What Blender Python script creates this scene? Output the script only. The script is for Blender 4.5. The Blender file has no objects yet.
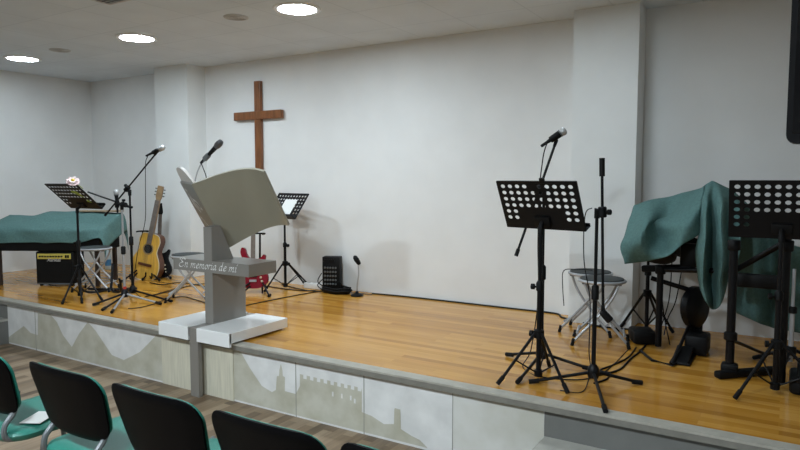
import bpy, bmesh, math, random
from mathutils import Vector, Matrix
random.seed(7)
PI = math.pi
col = bpy.context.scene.collection
sc = bpy.context.scene

# ------------------------------------------------------------------ camera model
F = 634.0
PITCH = math.atan(47 / F)
YAW = math.atan2(390, math.hypot(F, 47))
ZC = 1.60
H = 0.43                       # stage height
YW = 5.32                      # back wall
ZCEIL = 2.915
XL = -8.27
FW = Vector((-math.sin(YAW) * math.cos(PITCH), math.cos(YAW) * math.cos(PITCH), -math.sin(PITCH)))
RT = Vector((math.cos(YAW), math.sin(YAW), 0))
UP = RT.cross(FW)
CAM = Vector((0, 0, ZC))

def ray(px, py):
    return FW + RT * ((px - 400) / F) - UP * ((py - 225) / F)

def onz(px, py, z=H):          # where a measured point lies on a level plane
    d = ray(px, py)
    return CAM + d * ((z - ZC) / d.z)

def ony(px, py, y):            # where a measured point lies on a plane facing the hall
    d = ray(px, py)
    return CAM + d * (y / d.y)

# ------------------------------------------------------------------ materials
def mat(name, color, rough=0.5, metal=0.0, noise=0.0, nscale=20.0, bump=0.0, emit=None, strength=0, spec=0.5, color2=None, stretch=None):
    m = bpy.data.materials.new(name)
    m.use_nodes = True
    nt = m.node_tree
    b = nt.nodes['Principled BSDF']
    b.inputs['Base Color'].default_value = (*color, 1)
    b.inputs['Roughness'].default_value = rough
    b.inputs['Metallic'].default_value = metal
    b.inputs['Specular IOR Level'].default_value = spec
    if emit:
        b.inputs['Emission Color'].default_value = (*emit, 1)
        b.inputs['Emission Strength'].default_value = strength
    if noise or bump or color2:
        tc = nt.nodes.new('ShaderNodeTexCoord')
        mp = nt.nodes.new('ShaderNodeMapping')
        if stretch:
            mp.inputs['Scale'].default_value = stretch
        nt.links.new(tc.outputs['Object'], mp.inputs['Vector'])
        n = nt.nodes.new('ShaderNodeTexNoise')
        n.inputs['Scale'].default_value = nscale
        n.inputs['Detail'].default_value = 5
        nt.links.new(mp.outputs['Vector'], n.inputs['Vector'])
        if noise or color2:
            r = nt.nodes.new('ShaderNodeValToRGB')
            c2 = color2 or tuple(min(1, c * (1 + noise)) for c in color)
            c1 = color if color2 else tuple(c * (1 - noise) for c in color)
            r.color_ramp.elements[0].color = (*c1, 1)
            r.color_ramp.elements[0].position = 0.35
            r.color_ramp.elements[1].color = (*c2, 1)
            r.color_ramp.elements[1].position = 0.65
            nt.links.new(n.outputs['Fac'], r.inputs['Fac'])
            nt.links.new(r.outputs['Color'], b.inputs['Base Color'])
        if bump:
            bp = nt.nodes.new('ShaderNodeBump')
            bp.inputs['Strength'].default_value = bump
            bp.inputs['Distance'].default_value = 0.01
            nt.links.new(n.outputs['Fac'], bp.inputs['Height'])
            nt.links.new(bp.outputs['Normal'], b.inputs['Normal'])
    return m

def plank_mat(name, cols, plank_len, plank_w, along_x, rough, grain=0.25, spec=0.5, mortar=(0.1, 0.07, 0.04)):
    """floor boards: brick texture gives each board its tone, stretched noise gives the grain"""
    m = bpy.data.materials.new(name)
    m.use_nodes = True
    nt = m.node_tree
    b = nt.nodes['Principled BSDF']
    b.inputs['Roughness'].default_value = rough
    b.inputs['Specular IOR Level'].default_value = spec
    tc = nt.nodes.new('ShaderNodeTexCoord')
    mp = nt.nodes.new('ShaderNodeMapping')
    if not along_x:
        mp.inputs['Rotation'].default_value = (0, 0, PI / 2)
    nt.links.new(tc.outputs['Object'], mp.inputs['Vector'])
    br = nt.nodes.new('ShaderNodeTexBrick')
    br.inputs['Color1'].default_value = (0, 0, 0, 1)
    br.inputs['Color2'].default_value = (1, 1, 1, 1)
    br.inputs['Mortar'].default_value = (0.3, 0.3, 0.3, 1)
    br.inputs['Scale'].default_value = 1
    br.inputs['Mortar Size'].default_value = 0.0012
    br.inputs['Brick Width'].default_value = plank_len
    br.inputs['Row Height'].default_value = plank_w
    br.offset = 0.37
    nt.links.new(mp.outputs['Vector'], br.inputs['Vector'])
    mp2 = nt.nodes.new('ShaderNodeMapping')
    mp2.inputs['Scale'].default_value = (1.2, 14, 1)
    nt.links.new(mp.outputs['Vector'], mp2.inputs['Vector'])
    n = nt.nodes.new('ShaderNodeTexNoise')
    n.inputs['Scale'].default_value = 2.2
    n.inputs['Detail'].default_value = 6
    n.inputs['Distortion'].default_value = 0.6
    nt.links.new(mp2.outputs['Vector'], n.inputs['Vector'])
    mix = nt.nodes.new('ShaderNodeMix')
    mix.data_type = 'FLOAT'
    mix.inputs[0].default_value = grain
    nt.links.new(br.outputs['Color'], mix.inputs[2])
    nt.links.new(n.outputs['Fac'], mix.inputs[3])
    r = nt.nodes.new('ShaderNodeValToRGB')
    r.color_ramp.elements[0].color = (*cols[0], 1)
    r.color_ramp.elements[0].position = 0.1
    r.color_ramp.elements[1].color = (*cols[-1], 1)
    r.color_ramp.elements[1].position = 0.9
    for i, c in enumerate(cols[1:-1]):
        e = r.color_ramp.elements.new(0.1 + 0.8 * (i + 1) / (len(cols) - 1))
        e.color = (*c, 1)
    nt.links.new(mix.outputs[0], r.inputs['Fac'])
    nt.links.new(r.outputs['Color'], b.inputs['Base Color'])
    return m

def ceiling_mat():
    m = bpy.data.materials.new('ceiling_tiles')
    m.use_nodes = True
    nt = m.node_tree
    b = nt.nodes['Principled BSDF']
    b.inputs['Roughness'].default_value = 0.9
    tc = nt.nodes.new('ShaderNodeTexCoord')
    br = nt.nodes.new('ShaderNodeTexBrick')
    br.offset = 0
    br.inputs['Color1'].default_value = (0.67, 0.73, 0.79, 1)
    br.inputs['Color2'].default_value = (0.70, 0.76, 0.82, 1)
    br.inputs['Mortar'].default_value = (0.60, 0.66, 0.72, 1)
    br.inputs['Scale'].default_value = 1
    br.inputs['Mortar Size'].default_value = 0.006
    br.inputs['Brick Width'].default_value = 0.6
    br.inputs['Row Height'].default_value = 0.6
    nt.links.new(tc.outputs['Object'], br.inputs['Vector'])
    n = nt.nodes.new('ShaderNodeTexNoise')
    n.inputs['Scale'].default_value = 3
    n.inputs['Detail'].default_value = 6
    nt.links.new(tc.outputs['Object'], n.inputs['Vector'])
    mx = nt.nodes.new('ShaderNodeMixRGB')
    mx.blend_type = 'MULTIPLY'
    mx.inputs[0].default_value = 0.18
    nt.links.new(br.outputs['Color'], mx.inputs[1])
    nt.links.new(n.outputs['Fac'], mx.inputs[2])
    nt.links.new(mx.outputs[0], b.inputs['Base Color'])
    return m

M = {}
M['wall'] = mat('wall_paint', (0.74, 0.75, 0.75), 0.75, noise=0.02, nscale=3, bump=0.03)
M['pillar'] = mat('pillar_paint', (0.74, 0.76, 0.76), 0.7, noise=0.02, nscale=3)
M['ceiling'] = ceiling_mat()
M['stage'] = plank_mat('stage_boards', [(0.32, 0.13, 0.012), (0.49, 0.225, 0.03), (0.60, 0.31, 0.06), (0.42, 0.175, 0.018)], 0.9, 0.058, True, 0.17, 0.40)
M['hall'] = plank_mat('hall_boards', [(0.065, 0.040, 0.023), (0.20, 0.135, 0.08), (0.34, 0.25, 0.165), (0.11, 0.072, 0.043)], 0.62, 0.075, False, 0.4, 0.35)
M['nosing'] = mat('nosing_stone', (0.40, 0.38, 0.33), 0.4, noise=0.1, nscale=15)
M['nosing_edge'] = mat('nosing_edge', (0.20, 0.19, 0.165), 0.5, noise=0.08)
M['mural_white'] = mat('mural_white', (0.70, 0.70, 0.69), 0.6, noise=0.09, nscale=6)
M['mural_beige'] = mat('mural_beige', (0.43, 0.41, 0.325), 0.6, color2=(0.55, 0.535, 0.46), nscale=6)
M['mural_mix'] = mat('mural_mix', (0.66, 0.66, 0.63), 0.6, color2=(0.52, 0.51, 0.45), nscale=3.0)
M['pale_wood'] = mat('pale_grain_panel', (0.60, 0.57, 0.46), 0.5, noise=0.1, nscale=6, stretch=(8, 1, 0.6))
M['step_grey'] = mat('step_grey', (0.155, 0.155, 0.145), 0.55, noise=0.06, nscale=8)
M['tread'] = mat('step_tread', (0.42, 0.41, 0.37), 0.4, noise=0.1, nscale=9)
M['seam'] = mat('panel_seam', (0.30, 0.29, 0.26), 0.7)
M['lectern_grey'] = mat('lectern_grey_lacquer', (0.215, 0.20, 0.18), 0.28, noise=0.02, nscale=5)
M['lectern_book'] = mat('lectern_book_lacquer', (0.30, 0.285, 0.225), 0.32, noise=0.02, nscale=5)
M['lectern_white'] = mat('lectern_white_gloss', (0.80, 0.81, 0.81), 0.15)
M['page'] = mat('lectern_page', (0.70, 0.66, 0.63), 0.25)
M['letter'] = mat('white_lettering', (0.85, 0.85, 0.83), 0.5)
M['cross'] = mat('varnished_wood', (0.20, 0.075, 0.026), 0.28, noise=0.25, nscale=5, stretch=(6, 6, 1))
M['black'] = mat('black_metal', (0.004, 0.004, 0.005), 0.40, noise=0.1, spec=0.22)
M['black_soft'] = mat('black_plastic', (0.004, 0.004, 0.0045), 0.55, noise=0.1, spec=0.2)
M['shell'] = mat('chair_shell_plastic', (0.0016, 0.0016, 0.002), 0.5, noise=0.15, nscale=300, spec=0.06)
M['rubber'] = mat('rubber', (0.006, 0.006, 0.006), 0.8, spec=0.2)
M['chrome'] = mat('chrome', (0.40, 0.41, 0.43), 0.38, metal=0.35)
M['grey_metal'] = mat('grey_painted_tube', (0.13, 0.14, 0.145), 0.45, metal=0.3)
M['green'] = mat('green_upholstery', (0.012, 0.14, 0.105), 0.45, noise=0.12, nscale=200, bump=0.1)
M['teal'] = mat('teal_cloth', (0.100, 0.190, 0.183), 0.9, noise=0.10, nscale=60, bump=0.15, spec=0.15)
M['seat_pad'] = mat('stool_pad_vinyl', (0.022, 0.028, 0.029), 0.6, noise=0.1)
M['guitar_top'] = mat('spruce_top', (0.62, 0.36, 0.06), 0.3, noise=0.15, nscale=5, stretch=(12, 1, 1))
M['guitar_side'] = mat('mahogany_side', (0.10, 0.035, 0.015), 0.3, noise=0.2)
M['neck'] = mat('neck_wood', (0.26, 0.17, 0.09), 0.4, noise=0.15)
M['fret'] = mat('fretboard', (0.16, 0.13, 0.11), 0.5, noise=0.15)
M['cream'] = mat('cream_binding', (0.62, 0.56, 0.42), 0.4)
M['hole'] = mat('sound_hole_dark', (0.006, 0.005, 0.004), 0.9)
M['red'] = mat('red_lacquer', (0.22, 0.006, 0.018), 0.15)
M['tolex'] = mat('amp_tolex', (0.006, 0.006, 0.006), 0.7, noise=0.2, nscale=200, bump=0.3, spec=0.2)
M['grille'] = mat('amp_grille_cloth', (0.007, 0.007, 0.007), 0.8, noise=0.3, nscale=250, spec=0.15)
M['gold'] = mat('gold_panel', (0.75, 0.62, 0.13), 0.35, metal=0.3)
M['paper'] = mat('white_paper', (0.80, 0.80, 0.78), 0.7)
M['tan'] = mat('tan_board', (0.30, 0.22, 0.14), 0.55, noise=0.15, nscale=6, stretch=(1, 6, 6))
M['dark_wood'] = mat('dark_brown_wood', (0.030, 0.017, 0.012), 0.45, noise=0.2)
M['bottle'] = mat('clear_bottle_plastic', (0.55, 0.66, 0.72), 0.1)
M['blue_label'] = mat('blue_label', (0.06, 0.22, 0.45), 0.5)
M['petal'] = mat('pink_white_petals', (0.82, 0.66, 0.66), 0.7)
M['yellow'] = mat('flower_centre', (0.75, 0.55, 0.08), 0.7)
M['sticker'] = mat('lime_sticker', (0.27, 0.34, 0.03), 0.5)
M['mesh_head'] = mat('mic_grille', (0.52, 0.53, 0.54), 0.35, metal=0.5, noise=0.2, nscale=400)
M['mesh_dark'] = mat('dark_mic_grille', (0.10, 0.10, 0.105), 0.4, metal=0.5, noise=0.3, nscale=400)
M['lamp'] = mat('lamp_diffuser', (0.9, 0.9, 0.9), 0.5, emit=(0.80, 0.92, 1.0), strength=52)
M['lamp_hall'] = mat('lamp_diffuser_hall', (0.9, 0.9, 0.9), 0.5, emit=(0.80, 0.92, 1.0), strength=205)
M['lamp_weak'] = mat('lamp_diffuser_weak', (0.9, 0.9, 0.9), 0.5, emit=(0.78, 0.91, 1.0), strength=18)
M['trim_white'] = mat('lamp_trim', (0.75, 0.75, 0.75), 0.5)
M['vent'] = mat('vent_grey', (0.50, 0.50, 0.50), 0.7)
M['vent_dark'] = mat('vent_dark', (0.20, 0.20, 0.20), 0.8)
M['screen'] = mat('screen_glass', (0.004, 0.004, 0.005), 0.12)
M['red_band'] = mat('red_tape', (0.45, 0.03, 0.02), 0.5)
M['orange'] = mat('tan_joint', (0.5, 0.3, 0.16), 0.5)

# ------------------------------------------------------------------ mesh builder
class MB:
    def __init__(self):
        self.bm = bmesh.new()
        self.mi = 0
    def _tag(self, faces):
        for f in faces:
            f.material_index = self.mi
    def box(self, c, s, rot=None, bevel=0.0, seg=2):
        mt = Matrix.Translation(Vector(c))
        if rot is not None:
            mt = mt @ rot.to_4x4()
        mt = mt @ Matrix.Diagonal((s[0], s[1], s[2], 1))
        r = bmesh.ops.create_cube(self.bm, size=1, matrix=mt)
        vs = r['verts']
        fs = {f for v in vs for f in v.link_faces}
        self._tag(fs)
        if bevel:
            es = list({e for v in vs for e in v.link_edges})
            r = bmesh.ops.bevel(self.bm, geom=es, offset=bevel, segments=seg, affect='EDGES', profile=0.5)
            self._tag(r['faces'])
        return self
    def ring_loft(self, rings, cap=True, close=False):
        """rings: lists of points, same count"""
        vr = [[self.bm.verts.new(p) for p in r] for r in rings]
        n = len(vr[0])
        fs = []
        for a, b in zip(vr, vr[1:] + ([vr[0]] if close else [])):
            for i in range(n):
                try:
                    fs.append(self.bm.faces.new((a[i], a[(i + 1) % n], b[(i + 1) % n], b[i])))
                except ValueError:
                    pass
        if cap and not close:
            fs.append(self.bm.faces.new(list(reversed(vr[0]))))
            fs.append(self.bm.faces.new(vr[-1]))
        self._tag(fs)
        return self
    def tube(self, pts, r, n=8, close=False, cap=True):
        pts = [Vector(p) for p in pts]
        rs = r if isinstance(r, (list, tuple)) else [r] * len(pts)
        rings = []
        prev = None
        m = len(pts)
        for i, p in enumerate(pts):
            if close:
                d = pts[(i + 1) % m] - pts[i - 1]
            else:
                d = pts[min(i + 1, m - 1)] - pts[max(i - 1, 0)]
            d.normalize()
            if prev is None:
                a = Vector((0, 0, 1)) if abs(d.z) < 0.9 else Vector((1, 0, 0))
                u = d.cross(a).normalized()
            else:
                u = (prev - d * prev.dot(d)).normalized()
            prev = u
            v = d.cross(u)
            rings.append([p + (u * math.cos(2 * PI * k / n) + v * math.sin(2 * PI * k / n)) * rs[i] for k in range(n)])
        return self.ring_loft(rings, cap, close)
    def cyl(self, p0, p1, r, r2=None, n=12):
        return self.tube([p0, p1], [r, r if r2 is None else r2], n)
    def lathe(self, prof, base=(0, 0, 0), axis=(0, 0, 1), n=20):
        """prof: (radius, height) list along axis from base"""
        ax = Vector(axis).normalized()
        a = Vector((0, 0, 1)) if abs(ax.z) < 0.9 else Vector((1, 0, 0))
        u = ax.cross(a).normalized()
        v = ax.cross(u)
        b = Vector(base)
        rings = [[b + ax * h + (u * math.cos(2 * PI * k / n) + v * math.sin(2 * PI * k / n)) * max(r, 1e-4) for k in range(n)] for r, h in prof]
        return self.ring_loft(rings)
    def prism(self, outline, mtx, depth, top_mi=None):
        """outline: 2D closed polygon in local xy, extruded 0..depth along local z, then placed by mtx"""
        lo = [self.bm.verts.new(mtx @ Vector((x, y, 0))) for x, y in outline]
        hi = [self.bm.verts.new(mtx @ Vector((x, y, depth))) for x, y in outline]
        n = len(lo)
        fs = [self.bm.faces.new((lo[i], lo[(i + 1) % n], hi[(i + 1) % n], hi[i])) for i in range(n)]
        fs.append(self.bm.faces.new(list(reversed(lo))))
        top = self.bm.faces.new(hi)
        self._tag(fs)
        top.material_index = self.mi if top_mi is None else top_mi
        return self
    def poly(self, pts):
        f = self.bm.faces.new([self.bm.verts.new(p) for p in pts])
        f.material_index = self.mi
        return self
    def grid(self, P):
        vs = [[self.bm.verts.new(p) for p in r] for r in P]
        for i in range(len(vs) - 1):
            for j in range(len(vs[0]) - 1):
                f = self.bm.faces.new((vs[i][j], vs[i][j + 1], vs[i + 1][j + 1], vs[i + 1][j]))
                f.material_index = self.mi
        return self
    def build(self, name, mats, parent=None, smooth=False, label=None, solid=0, loc=None, recalc=True):
        if recalc:
            bmesh.ops.recalc_face_normals(self.bm, faces=self.bm.faces[:])
        me = bpy.data.meshes.new(name)
        self.bm.to_mesh(me)
        self.bm.free()
        for m in (mats if isinstance(mats, (list, tuple)) else [mats]):
            me.materials.append(m)
        if smooth:
            me.polygons.foreach_set('use_smooth', [True] * len(me.polygons))
            try:
                me.set_sharp_from_angle(angle=math.radians(40))
            except Exception:
                pass
        o = bpy.data.objects.new(name, me)
        col.objects.link(o)
        if parent:
            o.parent = parent
        if label:
            o['label'] = label
        if loc is not None:
            o.location = loc
        if solid:
            md = o.modifiers.new('thickness', 'SOLIDIFY')
            md.thickness = solid
            md.offset = 0
        return o

def thing(name, label, cat, loc=(0, 0, 0), rotz=0, group=None):
    o = bpy.data.objects.new(name, None)
    o.empty_display_size = 0.1
    col.objects.link(o)
    o.location = loc
    o.rotation_euler = (0, 0, rotz)
    return tag(o, label, cat, group)

def tag(o, label, cat, group=None):
    o['label'] = label
    o['category'] = cat
    if group:
        o['group'] = group
    return o

def struct(o):
    o['kind'] = 'structure'
    return o

def copy_tree(o, parent=None):
    c = o.copy()
    col.objects.link(c)
    if parent:
        c.parent = parent
    for ch in [x for x in bpy.data.objects if x.parent == o]:
        copy_tree(ch, c)
    return c

def spline(pts, sub=6, close=False):
    pts = [Vector(p) for p in pts]
    n = len(pts)
    out = []
    rng = range(n if close else n - 1)
    for i in rng:
        p1, p2 = pts[i], pts[(i + 1) % n]
        p0 = pts[i - 1] if (close or i > 0) else p1
        p3 = pts[(i + 2) % n] if (close or i + 2 < n) else p2
        for k in range(sub):
            t = k / sub
            out.append(0.5 * ((2 * p1) + (p2 - p0) * t + (2 * p0 - 5 * p1 + 4 * p2 - p3) * t * t + (3 * p1 - p0 - 3 * p2 + p3) * t ** 3))
    if not close:
        out.append(pts[-1])
    return out

def smooth_grid(P, su=5, sv=5, wr=0.0):
    rows = [spline(r, su) for r in P]
    cols = [spline([r[j] for r in rows], sv) for j in range(len(rows[0]))]
    G = [[cols[j][i].copy() for j in range(len(cols))] for i in range(len(cols[0]))]
    if wr:
        from mathutils import noise
        for r in G:
            for p in r:
                p += noise.noise_vector(p * 7) * wr
    return G

def rrect(w, h, r, n=5):
    out = []
    for cx, cy, a0 in ((w / 2 - r, h / 2 - r, 0), (-w / 2 + r, h / 2 - r, 90), (-w / 2 + r, -h / 2 + r, 180), (w / 2 - r, -h / 2 + r, 270)):
        for k in range(n + 1):
            a = math.radians(a0 + 90 * k / n)
            out.append((cx + r * math.cos(a), cy + r * math.sin(a)))
    return out

def frame(origin, ex, ey):
    ex = Vector(ex).normalized()
    ey = Vector(ey)
    ey = (ey - ex * ey.dot(ex)).normalized()
    ez = ex.cross(ey)
    m = Matrix((ex, ey, ez)).transposed().to_4x4()
    m.translation = Vector(origin)
    return m

# ------------------------------------------------------------------ room shell
XR, YF = 2.6, -5.5
def wallbox(name, lo, hi, m):
    c = [(a + b) / 2 for a, b in zip(lo, hi)]
    s = [b - a for a, b in zip(lo, hi)]
    return struct(MB().box(c, s).build(name, m))
wallbox('floor', (XL - .2, YF - .2, -.1), (XR + .2, YW + .2, 0), M['hall'])
wallbox('ceiling', (XL - .2, YF - .2, ZCEIL), (XR + .2, YW + .2, ZCEIL + .1), M['ceiling'])
wallbox('wall_back', (XL - .2, YW, 0), (XR + .2, YW + .15, ZCEIL), M['wall'])
wallbox('wall_left', (XL - .15, YF, 0), (XL, YW, ZCEIL), M['wall'])
wallbox('wall_right', (XR, YF, 0), (XR + .15, YW, ZCEIL), M['wall'])
wallbox('wall_front', (XL - .2, YF - .15, 0), (XR + .2, YF, ZCEIL), M['wall'])
wallbox('wall_pillar_left', (-6.565, 5.05, H), (-5.99, YW, ZCEIL), M['pillar'])
wallbox('wall_pillar_right', (-1.50, 5.07, H), (-1.005, YW, ZCEIL), M['pillar'])

# stage: boards, nosing, painted front
YR = 3.175
wallbox('stage_floor', (XL, 3.20, 0), (XR, YW, H), M['stage'])
nb = MB()
nb.box(((XL + XR) / 2, 3.175, H - .003), (XR - XL, .085, .012))
nb.mi = 1
nb.box(((XL + XR) / 2, 3.172, H - .025), (XR - XL, .072, .032))
struct(nb.build('trim_1', [M['nosing'], M['nosing_edge']]))
XS, XE = -6.40, -1.055
rb = MB()
rb.box(((XS + XE) / 2, YR + .02, .195), (XE - XS, .04, .39))
rb.mi = 1
def mural(pts, y=YR - .0015):
    """painted patch on the riser; points measured on its face"""
    rb.poly([Vector((p.x, y, min(max(p.z, 0.001), .388))) for p in (ony(a, b, YR) for a, b in pts)])
# beige mountains at the left, drawn as separate patches
mural([(9, 337), (17, 331), (24, 326), (31, 333), (38, 335), (38, 349), (9, 342)])
mural([(38, 313), (50, 314), (57, 322), (63, 335), (72, 347), (79, 334), (88, 322), (96, 331), (104, 343), (112, 355), (124, 360), (126, 371.5), (38, 349)])
mural([(124, 360), (140, 352), (150, 342), (158, 332), (163, 330), (163, 381), (126, 371.5)])
mural([(234, 346), (241, 352), (250, 368), (262, 386), (272, 392), (276, 390), (277, 376), (279, 376), (279.5, 370), (281, 364), (282.5, 370), (283, 376), (285, 377), (285, 391), (296, 394), (296, 415), (234, 399)])
castle = [(296, 394), (300, 386), (300, 374)]
x = 300.0
while x < 358:
    yy = 374 + (x - 300) * .225
    castle += [(x, yy), (x + 3.4, yy + .8), (x + 3.4, yy + 4.5), (x + 6.8, yy + 5.3)]
    x += 6.8
castle += [(362, 388), (362, 412), (372, 416), (384, 424), (394, 424), (394.5, 409), (395, 408), (400.5, 409.5), (401, 429), (412, 436), (420, 440), (428, 448), (296, 415)]
mural(castle)
rb.mi = 0
for a, b in ((333, 394), (342, 396), (351, 398), (355, 401)):
    p = ony(a, b, YR)
    rb.box((p.x, YR - .002, p.z), (.012, .002, .03))
rb.mi = 2
mural([(453, 386), (544, 409), (544, 436), (520, 462), (453, 448)])
rb.mi = 3
for px in (38, 296, 453, 364):
    p = ony(px, 380, YR)
    rb.box((p.x, YR - .0015, .195), (.004, .004, .388))
rb.mi = 4
pa, pb = ony(163, 360, YR).x, ony(234, 370, YR).x
rb.box(((pa + pb) / 2, YR - .003, .195), (pb - pa, .012, .389))
struct(rb.build('wall_stage_riser', [M['mural_white'], M['mural_beige'], M['mural_mix'], M['seam'], M['pale_wood']]))
# low steps let in against the front, at both ends of the painted riser
for nm, x0, x1 in (('step_right', XE, 1.9), ('step_left', XL, XS)):
    s = MB()
    s.box(((x0 + x1) / 2, 3.02, .11), (x1 - x0, .36, .22))
    s.box(((x0 + x1) / 2, YR + .02, .30), (x1 - x0, .04, .18))
    s.mi = 1
    s.box(((x0 + x1) / 2, 3.017, .23), (x1 - x0, .375, .02), bevel=.004)
    struct(s.build('trim_' + ('2' if nm == 'step_right' else '3'), [M['step_grey'], M['tread']]))

# ------------------------------------------------------------------ ceiling fittings
def downlight(x, y, label, on=True):
    t = thing('ceiling_lamp', label, 'lamp', (x, y, ZCEIL), 0, 'round lamps in the ceiling')
    MB().lathe([(.150, 0.004), (.150, -.010), (.178, -.012), (.185, -.004), (.185, .004)], n=40).build('trim_ring', M['trim_white'], t, True)
    MB().lathe([(.149, .004), (.149, -.008), (.08, -.0085), (.0, -.009)], n=40).build('diffuser', M['lamp'], t, True, label='glowing white diffuser')
    return t
LY = 3.88
L0 = downlight(-3.32, LY, 'round glowing ceiling lamp nearest the wooden cross, largest of three')
def lamp_copy(x, y, label):
    c = copy_tree(L0)
    c.location = (x, y, ZCEIL)
    c['label'] = label
    return c
lamp_copy(-5.28, LY, 'round glowing ceiling lamp in the middle of the row of three')
lw = [lamp_copy(-7.26, LY, 'round glowing ceiling lamp farthest left, near the left wall'),
      lamp_copy(-1.30, LY, 'dimmer round ceiling lamp above the stage beside the right pillar'),
      ]
hall = []
lw.append(lamp_copy(-5.3, -.12, 'round ceiling lamp over the hall floor, left of the chairs'))
for (x, y) in ((-3.3, -.12), (-1.3, -.12)):
    hall.append(lamp_copy(x, y, 'round ceiling lamp over the hall chairs, %s' % ('straight in front of the lectern' if x < -2 else 'right of the chair row')))

for group_, mm in ((lw, 'lamp_weak'), (hall, 'lamp_hall')):
    mesh_ = None
    for ch in [x for x in bpy.data.objects if x.parent in group_ and x.name.startswith('diffuser')]:
        if mesh_ is None:
            mesh_ = ch.data.copy()
            mesh_.materials[0] = M[mm]
        ch.data = mesh_

def speaker_grille(px, py, label):
    p = onz(px, py, ZCEIL)
    t = thing('ceiling_speaker', label, 'speaker', (p.x, p.y, ZCEIL), 0, 'round grilles in the ceiling')
    MB().lathe([(.10, .003), (.10, -.006), (.085, -.009), (.083, -.004)], n=32).build('rim', M['vent'], t, True)
    g = MB()
    for r in (.02, .045, .068):
        g.tube([(r * math.cos(2 * PI * k / 24), r * math.sin(2 * PI * k / 24), -.006) for k in range(24)], .003, 5, close=True)
    g.lathe([(.082, .003), (.082, -.003), (0, -.003)], n=32)
    g.build('grille', M['vent'], t)
speaker_grille(236, 17, 'round white ceiling grille between the two brighter lamps')
speaker_grille(60, 50, 'round white ceiling grille beside the farthest left lamp')
p = onz(104, -4, ZCEIL)
t = thing('ceiling_vent', 'dark square air vent in the ceiling at the top edge', 'vent', (p.x, p.y, ZCEIL))
v = MB()
for sx, sy, w, d in ((0, -.14, .3, .02), (0, .14, .3, .02), (-.14, 0, .02, .3), (.14, 0, .02, .3)):
    v.box((sx, sy, -.004), (w, d, .012))
v.build('vent_frame', M['vent'], t)
v = MB()
for k in range(7):
    v.box((0, -.108 + k * .036, -.004), (.27, .02, .004), Matrix.Rotation(.6, 3, 'X'))
v.build('louvre', M['vent_dark'], t)

# ------------------------------------------------------------------ television hung from the ceiling
t = thing('television', 'black flat screen hung from the ceiling at the right edge', 'television', (.545, 2.22, 1.70))
mt = Matrix.Translation((0, .02, .34)) @ Matrix.Rotation(PI / 2, 4, 'X')
MB().prism(rrect(1.12, .68, .028), mt, .05).build('housing', M['black'], t, True)
MB().box((0, -.031, .345), (1.09, .004, .63), bevel=.001).build('screen', M['screen'], t)
b = MB()
b.cyl((0, .05, .5), (0, .05, ZCEIL - 1.70), .02)
b.box((0, .04, .38), (.3, .04, .3), bevel=.005)
b.lathe([(.07, 0), (.07, -.02)], (0, .05, ZCEIL - 1.70))
b.build('ceiling_bracket', M['black'], t, True)

# ------------------------------------------------------------------ cross on the wall
t = thing('wooden_cross', 'varnished brown wooden cross hung on the white back wall', 'cross', (-5.11, YW, 2.30))
MB().box((0, -.025, -.36), (.092, .045, 1.48), bevel=.006).build('upright', M['cross'], t)
MB().box((0, -.032, 0), (.72, .05, .092), bevel=.006).build('crossbar', M['cross'], t)

# ------------------------------------------------------------------ pen lettering (broad-nib strokes)
def pen(mb, strokes, m, nib=.05, ang=42, sub=5, thick=.0008):
    """strokes: lists of (x, y) in the local plane of matrix m"""
    nx, ny = math.cos(math.radians(ang)) * nib / 2, math.sin(math.radians(ang)) * nib / 2
    for k, s in enumerate(strokes):
        ps = spline([(a, b, 0) for a, b in s], sub) if len(s) > 2 else [Vector((*s[0], 0)), Vector((*s[1], 0))]
        z = thick + k * 1e-5
        L = [mb.bm.verts.new(m @ Vector((q.x - nx, q.y - ny, z))) for q in ps]
        R = [mb.bm.verts.new(m @ Vector((q.x + nx, q.y + ny, z))) for q in ps]
        for i in range(len(ps) - 1):
            f = mb.bm.faces.new((L[i], R[i], R[i + 1], L[i + 1]))
            f.material_index = mb.mi
        # hairline edge so near-parallel strokes keep some body
        h = nib * .16
        for i in range(len(ps) - 1):
            d = (ps[i + 1] - ps[i])
            if d.length < 1e-6:
                continue
            q = Vector((-d.y, d.x, 0)).normalized() * h
            f = mb.bm.faces.new([mb.bm.verts.new(m @ Vector((w.x, w.y, z + 5e-6))) for w in (ps[i] - q, ps[i + 1] - q, ps[i + 1] + q, ps[i] + q)])
            f.material_index = mb.mi
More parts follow.
